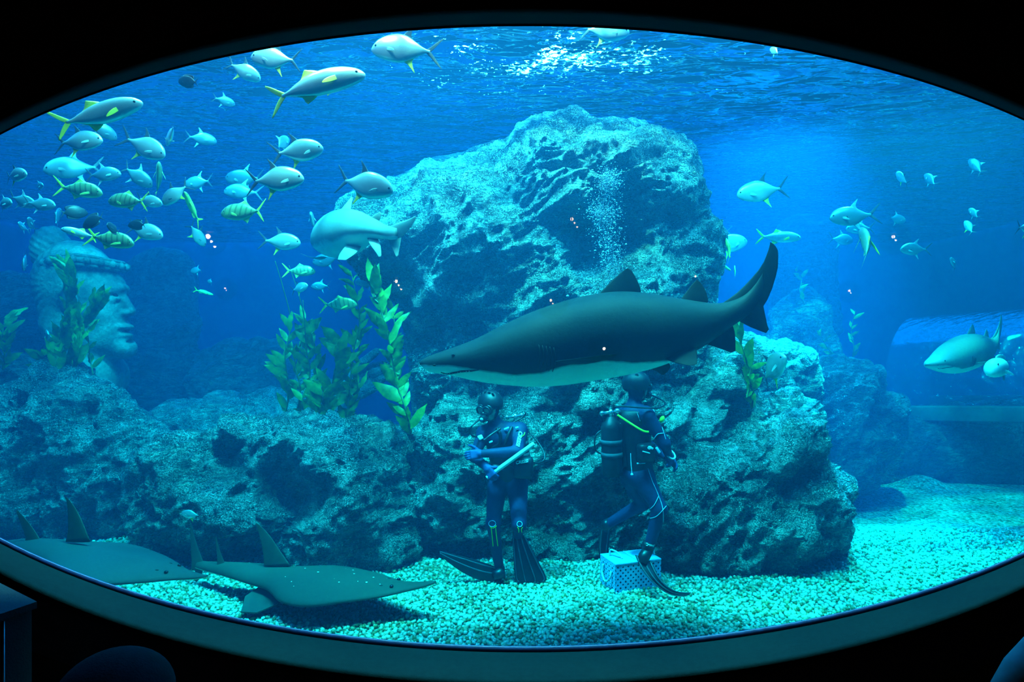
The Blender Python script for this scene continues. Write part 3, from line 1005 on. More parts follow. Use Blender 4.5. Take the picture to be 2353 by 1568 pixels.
m = MB()
ring = []
for a in np.linspace(0, 2 * math.pi, 60, endpoint=False):
    u = 196 + 76 * math.cos(a); w = 79 * math.sin(a)
    ring.append(pw(u, 606 + (u - 196) * -.05 + 10 * math.cos(a) ** 2, w))
for dv, r in ((-9, 5), (0, 8.5), (9, 5)):
    m.tube([p + Vector((0, 0, -dv * DH / FPX)) for p in ring], r * DH / FPX, 8, closed=True)
for k in range(0, 60, 3):
    m.ball(ring[k] + (ring[k] - pw(196, 606, 0)).normalized() * .045, (.05, .05, .06), sub=1)
adopt(m.build('headband', m_statue), root)
for q in (1, -1):
    m = MB()
    pts = [pw(206 + 13 * math.cos(a), 702 + 25 * math.sin(a), q * (62 + 6 * math.cos(a))) for a in np.linspace(-2.8, 2.2, 18)]
    m.tube(pts, 4.5 * DH / FPX, 8); m.ball(pw(207, 704, q * 58), (.07, .03, .13)); m.ball(pw(210, 733, q * 60), (.055, .04, .07))
    adopt(m.build('ear', m_statue), root)
m = MB()
for k, (du, dv, r) in enumerate(((0, 0, 11), (12, 12, 8), (-12, 8, 9), (24, 26, 7))):
    c = catmull(np.array([tuple(pw(u + du, v + dv, w)) for u, v, w in ((160, 838, 30), (200, 846, 62), (246, 880, 76), (290, 918, 70), (336, 962, 50))]), 24)
    m.tube([Vector(p) for p in c], r * DH / FPX, 8)
adopt(m.build('stone_drapery', m_statue), root)

# a stone hand reaching out of the sand behind the kelp
DK = 9.4


def hand_shape(U, V, W):
    v = C(U, V, W, (700, 1010, 0), (770, 940, 0), 44, 36)
    v = smin(v, C(U, V, W, (770, 940, 0), (812, 885, 0), 36, 30), 14)
    v = smin(v, E(U, V, W, (806, 880, 0), (34, 30, 24)), 12)
    for a, b, c, r in (((806, 866, 6), (838, 832, 8), (866, 808, 4), 11), ((818, 862, -10), (856, 842, -14), (892, 834, -16), 9), ((822, 882, 4), (862, 858, 8), (898, 846, 8), 12), ((820, 900, 16), (860, 884, 22), (890, 866, 24), 11),
                       ((806, 906, 26), (840, 904, 34), (870, 890, 36), 10)):
        v = smin(v, C(U, V, W, a, b, r + 1, r), 5)
        v = smin(v, C(U, V, W, b, c, r, r * .8), 3)
    return v


root = empty('stone_hand_statue', P(790, 960, DK))
tag(root, 'giant stone hand with spread fingers reaching up behind the kelp clump', 'statue')
px_sdf(hand_shape, (640, 780, -70), (930, 1060, 70), 3.0, DK, 'hand', m_rock_pale, root)
px_sdf(lambda U, V, W: smin(E(U, V, W, (716, 905, 0), (52, 60, 40)), E(U, V, W, (690, 960, 0), (60, 50, 45)), 14) + 2.5 * np.sin(V * .22 + U * .1), (610, 820, -70), (790, 1030, 70), 4.0, DK, 'stone_sleeve', m_rock_pale, root)
# ------------------------------------------------------------------ fish
def fish_skin(name, back, side, belly, bars=None, rough=0.30, metal=0.6, spec=0.6):
    t = NT(name)
    v = t.pos()
    s = t.node('ShaderNodeSeparateXYZ'); t.link(v, s.inputs[0])
    z = t.math('ADD', s.outputs[2], t.math('MULTIPLY', t.math('SUBTRACT', t.noise(v, 9, 3), 0.5), 0.05))
    col = t.ramp(t.math('MULTIPLY_ADD', z, 1.7, 0.5), [(0.22, belly), (0.48, side), (0.66, side), (0.86, back)])
    if bars is not None:
        w = t.math('SINE', t.math('MULTIPLY_ADD', s.outputs[0], bars[0], t.math('MULTIPLY', s.outputs[2], bars[1])))
        m = t.math('MULTIPLY', t.math('GREATER_THAN', w, bars[2]), t.math('GREATER_THAN', s.outputs[2], -0.08))
        m = t.math('MULTIPLY', m, t.math('GREATER_THAN', 0.40, s.outputs[0]))
        col = t.mix(t.math('MULTIPLY', m, 0.5), col, (0.05, 0.07, 0.05))
    sc = t.node('ShaderNodeTexVoronoi', i_Scale=110.0); t.link(v, sc.inputs['Vector'])
    t.principled(col, rough, spec, metal, t.bump(sc.outputs['Distance'], 0.10, 0.003))
    return t.mat


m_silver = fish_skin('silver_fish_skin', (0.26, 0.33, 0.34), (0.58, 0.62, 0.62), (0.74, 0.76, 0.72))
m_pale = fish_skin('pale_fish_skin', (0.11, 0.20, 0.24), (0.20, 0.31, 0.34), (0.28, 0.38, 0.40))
m_golden = fish_skin('barred_golden_fish_skin', (0.26, 0.30, 0.10), (0.42, 0.52, 0.24), (0.48, 0.54, 0.24), bars=(52.0, 8.0, 0.55))
m_black = fish_skin('black_fish_skin', (0.012, 0.014, 0.02), (0.016, 0.018, 0.03), (0.02, 0.025, 0.035), rough=0.45, metal=0.0)
m_yellow = fish_skin('yellow_fish_skin', (0.35, 0.55, 0.10), (0.55, 0.75, 0.16), (0.7, 0.8, 0.3), metal=0.1)
m_grouper = fish_skin('mottled_grey_fish_skin', (0.40, 0.42, 0.42), (0.62, 0.62, 0.62), (0.78, 0.78, 0.72), rough=0.5, metal=0.05)
m_finDark = simple_mat('dark_fin', (0.03, 0.035, 0.05), (0.06, 0.07, 0.09), 12, 0.5, 0.3)
m_finPale = simple_mat('pale_fin', (0.22, 0.30, 0.32), (0.34, 0.42, 0.42), 12, 0.45, 0.4)
m_finYellow = simple_mat('yellow_fin', (0.78, 0.66, 0.03), (0.92, 0.82, 0.08), 10, 0.45, 0.3)
m_finOlive = simple_mat('olive_fin', (0.40, 0.52, 0.10), (0.55, 0.66, 0.16), 12, 0.5, 0.3)
m_eye = simple_mat('dark_eye', (0.006, 0.006, 0.008), (0.01, 0.01, 0.012), 20, 0.12, 0.7)


def mirror_rows(rows):
    return [(a, -b, c, -d) for a, b, c, d in rows]


FORK = [(-.315, .024, -.365, -.022), (-.385, .085, -.410, .030), (-.465, .170, -.476, .120), (-.555, .250, -.558, .238)]
KIND = {
    'silver_pompano': dict(st=[(.5, .0, -.035, .010), (.475, .055, -.075, .030), (.41, .135, -.13, .055), (.28, .205, -.18, .075), (.12, .236, -.214, .080), (-.02, .216, -.20, .072),
                               (-.16, .130, -.128, .050), (-.26, .062, -.062, .028), (-.33, .030, -.030, .015), (-.375, .027, -.027, .006)],
                           tail=FORK, dorsal=[(.06, .216, -.27, .052), (.02, .240, -.12, .160), (-.04, .305, -.09, .255), (-.13, .39, -.135, .378)],
                           anal=[(.0, -.20, -.27, -.052), (-.04, -.225, -.14, -.145), (-.10, -.285, -.13, -.240), (-.17, -.37, -.174, -.358)],
                           pect=(.25, -.035, .15), eye=(.425, .025, .020), mats=(m_silver, m_finDark, m_finDark, m_finYellow, m_finPale)),
    'golden_trevally': dict(st=[(.5, -.02, -.06, .010), (.47, .035, -.095, .032), (.40, .105, -.135, .058), (.28, .168, -.165, .074), (.10, .190, -.178, .078), (-.06, .165, -.155, .066),
                                (-.20, .092, -.092, .042), (-.29, .042, -.042, .022), (-.35, .024, -.024, .012), (-.38, .022, -.022, .005)],
                            tail=FORK, dorsal=[(.16, .175, -.28, .042), (.08, .205, -.26, .062), (.02, .235, -.16, .115), (-.02, .262, -.05, .225)],
                            anal=[(.0, -.170, -.28, -.042), (-.05, -.198, -.26, -.062), (-.09, -.225, -.18, -.12), (-.12, -.25, -.14, -.215)],
                            pect=(.24, -.05, .20), eye=(.415, .0, .018), mats=(m_golden, m_finYellow, m_finOlive, m_finOlive, m_finOlive)),
    'yellowtail_trevally': dict(st=[(.5, .0, -.03, .010), (.475, .035, -.055, .028), (.41, .080, -.085, .050), (.28, .122, -.115, .066), (.12, .135, -.130, .070), (-.05, .118, -.118, .060),
                                    (-.20, .070, -.072, .040), (-.29, .034, -.036, .022), (-.35, .020, -.020, .012), (-.38, .018, -.018, .005)],
                                tail=[(-.335, .020, -.372, -.016), (-.395, .070, -.418, .022), (-.46, .130, -.475, .085), (-.53, .185, -.535, .172)],
                                dorsal=[(.05, .130, -.27, .034), (.0, .155, -.24, .05), (-.05, .172, -.16, .085), (-.09, .186, -.11, .16)],
                                anal=[(-.02, -.125, -.27, -.034), (-.06, -.150, -.25, -.05), (-.10, -.168, -.18, -.085), (-.13, -.18, -.15, -.155)],
                                pect=(.22, -.01, .17), eye=(.42, .015, .016), mats=(m_silver, m_finYellow, m_finYellow, m_finYellow, m_finYellow)),
    'black_surgeonfish': dict(st=[(.5, -.02, -.06, .010), (.47, .05, -.10, .03), (.38, .15, -.165, .05), (.22, .225, -.225, .062), (.02, .245, -.245, .062), (-.16, .205, -.205, .048),
                                  (-.28, .115, -.115, .028), (-.34, .05, -.05, .015), (-.38, .04, -.04, .008)],
                              tail=[(-.35, .035, -.39, -.03), (-.41, .09, -.42, .04), (-.46, .15, -.465, .12), (-.50, .20, -.502, .19)],
                              dorsal=[(.28, .195, -.30, .105), (.18, .262, -.31, .16), (.02, .288, -.30, .22), (-.12, .285, -.26, .255)],
                              anal=[(.20, -.215, -.30, -.105), (.12, -.262, -.31, -.16), (.0, -.285, -.30, -.22), (-.12, -.28, -.26, -.25)],
                              pect=(.22, -.03, .14), eye=(.40, .05, .016), mats=(m_black, m_finDark, m_finDark, m_finDark, m_finDark)),
    'blunt_grouper': dict(st=[(.5, -.05, -.10, .03), (.48, .02, -.14, .075), (.42, .10, -.17, .12), (.30, .165, -.19, .145), (.12, .18, -.18, .135), (-.06, .155, -.15, .11),
                              (-.22, .105, -.10, .07), (-.32, .07, -.07, .035), (-.37, .065, -.065, .015)],
                          tail=[(-.34, .065, -.40, -.0), (-.40, .10, -.46, .03), (-.44, .125, -.49, .07), (-.47, .135, -.495, .11)],
                          dorsal=[(.26, .165, -.24, .095), (.22, .215, -.26, .14), (.10, .245, -.25, .19), (-.02, .24, -.20, .22)],
                          anal=[(-.06, -.15, -.24, -.095), (-.10, -.20, -.26, -.14), (-.14, -.235, -.25, -.19), (-.18, -.25, -.24, -.23)],
                          pect=(.20, -.06, .20), eye=(.40, .06, .02), mats=(m_grouper, m_finPale, m_finPale, m_finPale, m_finPale)),
    'slender_fusilier': dict(st=[(.5, .0, -.02, .008), (.46, .035, -.045, .025), (.36, .070, -.070, .042), (.18, .092, -.088, .050), (-.02, .085, -.080, .045), (-.20, .055, -.052, .030),
                                 (-.31, .026, -.026, .015), (-.37, .018, -.018, .006)],
                             tail=[(-.33, .020, -.37, -.016), (-.40, .070, -.42, .025), (-.46, .125, -.475, .09), (-.52, .17, -.525, .16)],
                             dorsal=[(.20, .088, -.24, .042), (.12, .120, -.24, .06), (.02, .125, -.22, .085), (-.08, .12, -.20, .10)],
                             anal=[(-.04, -.08, -.26, -.036), (-.09, -.105, -.26, -.055), (-.14, -.11, -.25, -.08), (-.18, -.108, -.24, -.095)],
                             pect=(.22, -.02, .14), eye=(.42, .01, .016), mats=(m_yellow, m_finYellow, m_finOlive, m_finOlive, m_finOlive)),
}
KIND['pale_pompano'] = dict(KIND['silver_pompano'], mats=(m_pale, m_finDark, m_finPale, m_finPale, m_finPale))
m_olive = fish_skin('top_lit_olive_fish_skin', (0.45, 0.52, 0.22), (0.10, 0.16, 0.12), (0.03, 0.06, 0.07), metal=0.1)  # lit back and dark underside are put into the skin colour
KIND['yellowtail_fish'] = dict(KIND['yellowtail_trevally'], mats=(m_olive, m_finOlive, m_finYellow, m_finOlive, m_finYellow), pect=(.20, -.02, .36))
KIND['spotted_pompano'] = dict(KIND['pale_pompano'])
FISH_MESH = {}


def join_parts(parts):
    V, F, o = [], [], 0
    for v, f in parts:
        V.append(np.asarray(v)); F += [tuple(o + i for i in q) for q in f]; o += len(v)
    return np.concatenate(V), F


def fish_meshes(kind, curve, small):
    key = (kind, curve, small)
    if key in FISH_MESH:
        return FISH_MESH[key]
    k = KIND[kind]

    def bend(V):
        V = np.array(V)
        u = np.clip(0.22 - V[:, 0], 0, None)
        V[:, 1] += curve * u * u
        return V
    mats = k['mats']
    body = loft(k['st'], 20 if small else 34, 12 if small else 20, bend=bend)
    ns, nc = (5, 4) if small else (9, 6)
    tail = join_parts([fin(k['tail'], 0.10, ns, nc, bend=bend), fin(mirror_rows(k['tail']), 0.10, ns, nc, bend=bend)])
    dors = fin(k['dorsal'], 0.05, ns, nc, bend=bend)
    anal = fin(k['anal'], 0.05, ns, nc, bend=bend)
    px, pz, pl = k['pect']
    w = np.interp(px, [s[0] for s in k['st']][::-1], [s[3] for s in k['st']][::-1])
    rows = [(0, .026, 0.0, -.026), (-pl * .45, .022, -pl * .40, -.034), (-pl * .8, .004, -pl * .75, -.032), (-pl, -.02, -pl, -.028)]

    def pectoral(side):
        def place(V):
            return np.stack([px + V[:, 0] * .90, side * (w * .92 + V[:, 1] - V[:, 0] * .42), pz + V[:, 2] + V[:, 0] * .25], 1)
        return fin(rows, 0.05, ns, nc, place=place)
    ex, ez, er = k['eye']
    ew = np.interp(ex, [s[0] for s in k['st']][::-1], [s[3] for s in k['st']][::-1])

    def eye(side):
        m = MB(); m.ball((ex, side * ew * .93, ez), (er, er * .5, er), sub=2)
        return m.v, m.f
    if small:
        V, F, M, o = [], [], [], 0
        for mi, part in enumerate((body, tail, dors, anal, pectoral(1), pectoral(-1), eye(1), eye(-1))):
            V.append(np.asarray(part[0])); F += [tuple(o + i for i in q) for q in part[1]]
            M += [(0, 1, 2, 3, 4, 4, 5, 5)[mi]] * len(part[1]); o += len(part[0])
        me = mesh_data(kind, np.concatenate(V), F)
        for m in (*mats, m_eye): me.materials.append(m)
        me.polygons.foreach_set('material_index', np.array(M, dtype=np.int32))
        FISH_MESH[key] = me
    else:
        out = []
        for nm, part, m in (('body', body, mats[0]), ('tail_fin', tail, mats[1]), ('dorsal_fin', dors, mats[2]), ('anal_fin', anal, mats[3]), ('pectoral_fin', pectoral(1), mats[4]),
                            ('pectoral_fin', pectoral(-1), mats[4]), ('eye', eye(1), m_eye), ('eye', eye(-1), m_eye)):
            me = mesh_data(nm, part[0], part[1]); me.materials.append(m)
            out.append((nm, me))
        if kind == 'spotted_pompano':
            m = MB(); m.ball((.16, .074, -.03), (.034, .014, .04)); m.ball((.16, -.074, -.03), (.034, .014, .04))
            me = mesh_data('flank_spot', m.v, m.f); me.materials.append(m_black)
            out.append(('flank_spot', me))
        FISH_MESH[key] = out
    return FISH_MESH[key]


def add_fish(kind, px, py, d, length, yaw, pitch, label, roll=0, curve=0.25, group=None):
    """length: pixels the whole fish would span side-on at depth d; yaw 0 faces right, 180 left, -90 the viewer."""
    size = length * 1.08 * d / FPX / 1.03
    small = length < 44
    parts = fish_meshes(kind, curve, small)
    R = Matrix.Rotation(math.radians(yaw), 4, 'Z') @ Matrix.Rotation(math.radians(-pitch), 4, 'Y') @ Matrix.Rotation(math.radians(roll), 4, 'X')
    M = Matrix.Translation(P(px, py, d)) @ R @ Matrix.Scale(size, 4)
    if small:
        root = bpy.data.objects.new(kind, parts); COL.objects.link(root)
    else:
        root = empty(kind)
        for nm, me in parts:
            c = bpy.data.objects.new(nm, me); COL.objects.link(c); c.parent = root
    root.matrix_world = M
    return tag(root, label, 'fish', group)


PO, PA, GO, YT, BL, FU, SP = 'silver_pompano', 'pale_pompano', 'golden_trevally', 'yellowtail_trevally', 'black_surgeonfish', 'slender_fusilier', 'spotted_pompano'
SCHOOL = [
    # near the top of the window
    (YT, 727, 192, 4.3, 216, 6, 14, 'long silver fish with bright yellow forked tail near the top of the window'),
    (PO, 929, 112, 4.6, 146, 176, 2, 'silver pompano facing left with dark tail just under the top frame'),
    (PO, 632, 136, 4.8, 104, 184, 4, 'silver fish partly cut off by the frame above the long yellow-tailed fish'),
    (PO, 560, 163, 5.2, 76, 20, -24, 'small white fish slanting down beside the yellow-tailed fish'),
    (BL, 430, 187, 4.7, 50, 160, 10, 'tiny dark fish with a yellow tail at the upper left frame edge'),
    (PO, 1392, 70, 5.6, 104, 0, -4, 'white fish half hidden by the top frame above the frothy water'),
    (PO, 1781, 118, 5.8, 34, 120, 42, 'small white fish tilted steeply at the top right of the window'),
    (YT, 232, 262, 4.4, 178, 12, 22, 'silver fish with yellow crescent tail against the upper left frame edge'),
    (PO, 182, 325, 5.0, 102, 2, 4, 'silver pompano with a dark tail and flank spot below the upper left frame'),
    (PA, 234, 298, 5.8, 66, 48, -24, 'faint pompano swimming away between the two upper left silver fish'),
    (PO, 334, 338, 5.4, 104, -8, -24, 'silver fish with white crescent tail diving to the right'),
    (PO, 393, 310, 5.4, 74, 132, -20, 'pompano banking left with dark tail and fin tips, seen from behind'),
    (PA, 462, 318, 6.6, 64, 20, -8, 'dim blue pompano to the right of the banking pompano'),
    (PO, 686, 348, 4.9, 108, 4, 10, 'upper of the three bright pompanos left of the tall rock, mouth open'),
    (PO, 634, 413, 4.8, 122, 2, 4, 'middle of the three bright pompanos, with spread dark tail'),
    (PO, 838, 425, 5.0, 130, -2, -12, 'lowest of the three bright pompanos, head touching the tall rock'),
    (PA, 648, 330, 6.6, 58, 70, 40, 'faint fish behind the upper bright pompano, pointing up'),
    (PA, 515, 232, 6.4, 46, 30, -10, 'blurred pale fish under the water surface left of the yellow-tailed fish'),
    # the crowd at the left
    (PO, 34, 403, 5.2, 68, -14, 2, 'silver pompano with pink snout at the far left edge'),
    (PA, 168, 385, 6.2, 112, 206, -12, 'large pale blurred fish in the middle of the left school'),
    (PA, 238, 401, 5.9, 74, 6, 4, 'round pale pompano with dark forked tail in the left school'),
    (PA, 315, 405, 6.0, 72, 18, -34, 'pale pompano diving right under the crescent-tailed fish'),
    (GO, 367, 412, 6.0, 84, -66, 52, 'greenish striped fish seen nearly head-on, standing upright'),
    (PA, 90, 428, 6.4, 36, -30, 0, 'small pale fish facing right above the crowd at far left'),
    (PA, 132, 420, 6.2, 40, -40, -4, 'small blue fish head with dark eye beside the large blurred fish'),
    (GO, 186, 436, 5.6, 92, 4, -6, 'barred golden fish facing right with a yellow-green tail, upper one'),
    (GO, 294, 462, 5.4, 90, 176, 4, 'yellow-green headed trevally facing left in the middle of the school'),
    (PO, 342, 462, 5.8, 58, 8, -12, 'small bright white fish nose down right of the yellow-green trevally'),
    (PO, 402, 446, 5.5, 70, 176, -38, 'bright white fish diving to the left'),
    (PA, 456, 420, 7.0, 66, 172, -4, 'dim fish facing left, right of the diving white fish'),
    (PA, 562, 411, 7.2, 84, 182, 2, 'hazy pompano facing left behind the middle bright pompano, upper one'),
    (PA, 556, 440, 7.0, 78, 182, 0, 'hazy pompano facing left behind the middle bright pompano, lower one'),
    (FU, 440, 478, 5.4, 96, -84, 34, 'green fish swimming straight at the viewer with open mouth'),
    (GO, 560, 488, 5.6, 104, 174, 2, 'barred trevally facing left with yellow tail, below the bright pompanos'),
    (PO, 646, 556, 6.2, 84, 4, -2, 'silver fish with upright dark tail between the barred trevally and the turning shark'),
    (PA, 718, 508, 6.8, 62, -80, 20, 'small pale fish head-on just left of the turning shark'),
    (BL, 172, 488, 5.4, 54, 60, 10, 'round black fish above the stone head, seen turning away'),
    (BL, 211, 508, 5.3, 58, 160, -22, 'largest round black fish above the stone head, tilted left'),
    (BL, 315, 517, 5.4, 42, 175, 0, 'small oval black fish right of the larger black ones'),
    (BL, 257, 525, 5.2, 44, -86, 16, 'thin black fish seen head-on between two oval black fish'),
    (PA, 94, 470, 5.8, 64, 2, -4, 'dim pompano with dark forked tail behind the black fish'),
    (PA, 52, 462, 6.0, 60, 10, -20, 'dim pompano at the left edge overlapping another'),
    (PA, 8, 468, 5.8, 56, -20, 0, 'round pale fish cut by the left window edge'),
    (PA, 130, 500, 6.6, 58, 100, 50, 'dark blue upright fish left of the round black fish'),
    (PA, 72, 516, 6.4, 44, -75, 30, 'pale striped fish facing the viewer below the dim pompanos'),
    (PA, 52, 522, 6.8, 38, -80, 20, 'narrow pale fish beside the striped one at the left'),
    (GO, 258, 551, 5.4, 96, 2, -8, 'strongly barred golden fish swimming right above the stone head'),
    (YT, 182, 536, 5.6, 70, 200, 14, 'greenish fish tail-on in front of the bun of the stone head'),
    (PO, 332, 531, 5.6, 82, 4, -16, 'fish with a shining white back right of the barred golden fish'),
    (PO, 452, 540, 6.2, 60, 60, -46, 'dark-tailed fish diving beside the green head-on fish'),
    (PA, 56, 600, 6.6, 52, -60, -56, 'leaf-shaped pale fish hanging nose down at the left'),
    (PA, 108, 773, 7.3, 56, -50, 10, 'pale fish facing the viewer beside the kelp at the stone head'),
    # below the school, round the kelp
    (GO, 690, 623, 7.0, 66, 2, 2, 'striped pale fish facing right below the turning shark'),
    (PO, 688, 662, 7.0, 46, -20, 14, 'small bright fish facing right just under the striped pale fish'),
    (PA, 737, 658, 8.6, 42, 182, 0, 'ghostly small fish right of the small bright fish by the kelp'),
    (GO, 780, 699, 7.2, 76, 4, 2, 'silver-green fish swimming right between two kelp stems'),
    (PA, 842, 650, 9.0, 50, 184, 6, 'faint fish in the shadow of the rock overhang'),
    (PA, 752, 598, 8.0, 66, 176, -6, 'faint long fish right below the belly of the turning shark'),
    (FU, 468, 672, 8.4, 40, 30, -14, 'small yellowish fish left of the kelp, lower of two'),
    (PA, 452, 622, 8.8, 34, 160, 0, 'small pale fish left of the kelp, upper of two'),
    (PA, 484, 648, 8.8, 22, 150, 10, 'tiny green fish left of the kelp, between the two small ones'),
    (PO, 438, 1183, 6.45, 42, 176, 8, 'small fish in front of the craggy rock above the spotted ray'),
    # right of the tall rock
    (PO, 1749, 440, 7.6, 104, 172, -6, 'silver fish facing left in the bright shaft of light'),
    (PO, 1650, 534, 9.3, 52, 176, 2, 'pale fish half hidden behind the right edge of the tall rock'),
    (PO, 1673, 562, 8.6, 90, 8, 12, 'white-backed fish facing right near the edge of the tall rock'),
    (YT, 1791, 545, 8.0, 92, -4, -2, 'bright white fish facing right just above the big tail fin'),
    (FU, 1676, 572, 7.6, 74, 96, 50, 'slim yellow fish swimming away upright beside the tall rock'),
    (FU, 1666, 614, 8.2, 30, -30, -34, 'tiny yellow fish below the slim yellow one, left of a pair'),
    (FU, 1689, 624, 8.2, 32, 80, 60, 'tiny yellow fish below the slim yellow one, right of a pair'),
    (SP, 1958, 498, 7.4, 98, 178, -2, 'pompano facing left with a black flank spot, above the yellow-tailed fish'),
    (PA, 2060, 504, 8.8, 46, 10, -6, 'dim spotted pompano facing right at the upper right'),
    (PA, 1934, 551, 8.6, 54, 8, -4, 'dim pompano just left of the yellow-finned fish'),
    (SP, 2100, 573, 7.8, 60, 180, 0, 'spotted pompano facing left, right of the yellow-finned fish'),
    (PA, 2192, 607, 8.4, 40, 210, 40, 'small dim fish nose up above the tunnel'),
    (PA, 2238, 491, 8.6, 34, 110, 50, 'upper of two small steep fish at the right'),
    (PO, 2227, 523, 8.4, 36, 120, 62, 'lower of two small steep fish at the right'),
    (PO, 2071, 410, 7.8, 44, 100, 50, 'bright sliver of a fish at the upper right, left of a pair'),
    (PA, 2138, 414, 8.2, 42, 110, 50, 'dim tilted fish at the upper right, right of a pair'),
    (PA, 2243, 383, 8.0, 46, 130, 56, 'pale fish pointing up beneath the upper right frame'),
    (PO, 2362, 524, 7.0, 66, 4, -2, 'white fish leaving the picture at the right edge'),
    (PA, 1975, 525, 8.4, 56, 170, 0, 'faint fish between the spotted pompano and the yellow-finned fish'),
    ('yellowtail_fish', 1993, 560, 6.2, 128, 78, 40, 'olive fish with bright yellow fins spread to both sides, at the right'),
    ('blunt_grouper', 2302, 845, 7.2, 116, -150, 2, 'blunt pinkish grey fish facing the viewer beside the small shark'),
    (PO, 1776, 848, 6.6, 116, -82, 30, 'blue-grey fish facing the viewer with long fin trailing, over the right rocks'),
]
for i, row in enumerate(SCHOOL):
    kind, px, py, d, ln, yaw, pitch, label = row
    add_fish(kind, px, py, d, ln, yaw, pitch, label, curve=(0.30, -0.25, 0.10)[i % 3], roll=(-8, 6, 0, 10)[i % 4], group='fish schooling in the tank')
# ------------------------------------------------------------------ sharks and guitarfish
def hide_material(name, back, belly, spots=None, noise=0.35, rough=0.45):
    """Skin coloured by the mesh attribute 'belly' (1 = white underside), slightly mottled."""
    t = NT(name)
    v = t.pos(True)
    m = t.noise(v, 5.0, 5, 0.6)
    f = t.noise(v, 34.0, 3, 0.6)
    b = t.math('ADD', t.attr('belly'), t.math('MULTIPLY', t.math('SUBTRACT', m, 0.5), noise))
    fac = t.ramp(b, [(0.40, (0, 0, 0)), (0.62, (1, 1, 1))])
    dark = t.mix(t.math('MULTIPLY', f, 0.5), back, tuple(x * 1.7 for x in back))
    col = t.mix(fac, dark, belly)
    if spots:
        vo = t.node('ShaderNodeTexVoronoi', i_Scale=spots[0], i_Randomness=0.8); t.link(v, vo.inputs['Vector'])
        s = t.math('MULTIPLY', t.math('LESS_THAN', vo.outputs['Distance'], spots[1]), t.attr('spots'))
        col = t.mix(t.math('MULTIPLY', s, 0.9), col, (0.75, 0.78, 0.72))
    t.principled(col, rough + 0.15, 0.12, 0.0, t.bump(f, 0.15, 0.01))
    return t.mat


m_shark = hide_material('dark_shark_hide', (0.014, 0.024, 0.027), (0.90, 0.95, 0.86))
m_shark_fin = simple_mat('dark_shark_fin', (0.012, 0.018, 0.02), (0.02, 0.028, 0.03), 8, 0.8, 0.06)
m_shark2 = hide_material('grey_shark_hide', (0.13, 0.16, 0.15), (0.60, 0.66, 0.56), noise=0.5)
m_shark2_fin = simple_mat('grey_shark_fin', (0.13, 0.16, 0.15), (0.22, 0.25, 0.22), 6, 0.5, 0.3)
m_ray = hide_material('olive_ray_hide', (0.035, 0.050, 0.040), (0.50, 0.55, 0.42), spots=(11.0, 0.10), noise=0.2)
m_ray_plain = hide_material('blue_grey_ray_hide', (0.030, 0.048, 0.052), (0.5, 0.55, 0.45), noise=0.2)
m_ray_fin = simple_mat('olive_ray_fin', (0.035, 0.048, 0.038), (0.055, 0.068, 0.052), 8, 0.5, 0.3)
m_gill = simple_mat('gill_shadow_skin', (0.010, 0.012, 0.012), (0.016, 0.018, 0.018), 20, 0.6, 0.2)


def fin_px(name, rows, depth, thick, material, parent, n_span=12, n_chord=8):
    """rows of pixels (leading x, y, trailing x, y) from root to tip; depth a number or one per row."""
    dd = [depth] * len(rows) if isinstance(depth, (int, float)) else list(depth)
    r3 = []
    for (lx, ly, tx, ty), d in zip(rows, dd):
        a, b = P(lx, ly, d), P(tx, ty, d)
        r3.append((a.x, a.y, a.z, b.x, b.y, b.z))
    r = catmull(np.array(r3), n_span)
    u = (1 - np.cos(np.linspace(0, math.pi, n_chord))) / 2
    prof = np.sqrt(u) * (1 - u) * 1.6 + 0.12 * np.sin(math.pi * u)
    L, T = r[:, :3], r[:, 3:]
    mid = (L + T) / 2
    span = np.gradient(mid, axis=0)
    nrm = np.cross(T - L, span)
    nrm /= np.maximum(np.linalg.norm(nrm, axis=1)[:, None], 1e-9)
    V, F = [], []
    m = 2 * n_chord - 2
    for k in range(n_span):
        ch = np.linalg.norm(T[k] - L[k]) * thick * (1 - 0.75 * k / (n_span - 1))
        p = L[k] + (T[k] - L[k]) * u[:, None]
        V += [p[i] + nrm[k] * prof[i] * ch for i in range(n_chord)] + [p[i] - nrm[k] * prof[i] * ch for i in range(n_chord - 2, 0, -1)]
    for k in range(n_span - 1):
        for i in range(m):
            F.append((k * m + i, k * m + (i + 1) % m, (k + 1) * m + (i + 1) % m, (k + 1) * m + i))
    F.append(tuple(range(m - 1, -1, -1)))
    F.append(tuple(range((n_span - 1) * m, n_span * m)))
    o = obj(name, V, F, material, None)
    bm = bmesh.new(); bm.from_mesh(o.data); bmesh.ops.recalc_face_normals(bm, faces=bm.faces); bm.to_mesh(o.data); bm.free()
    o.data.polygons.foreach_set('use_smooth', np.ones(len(o.data.polygons), dtype=bool))
    return adopt(o, parent)


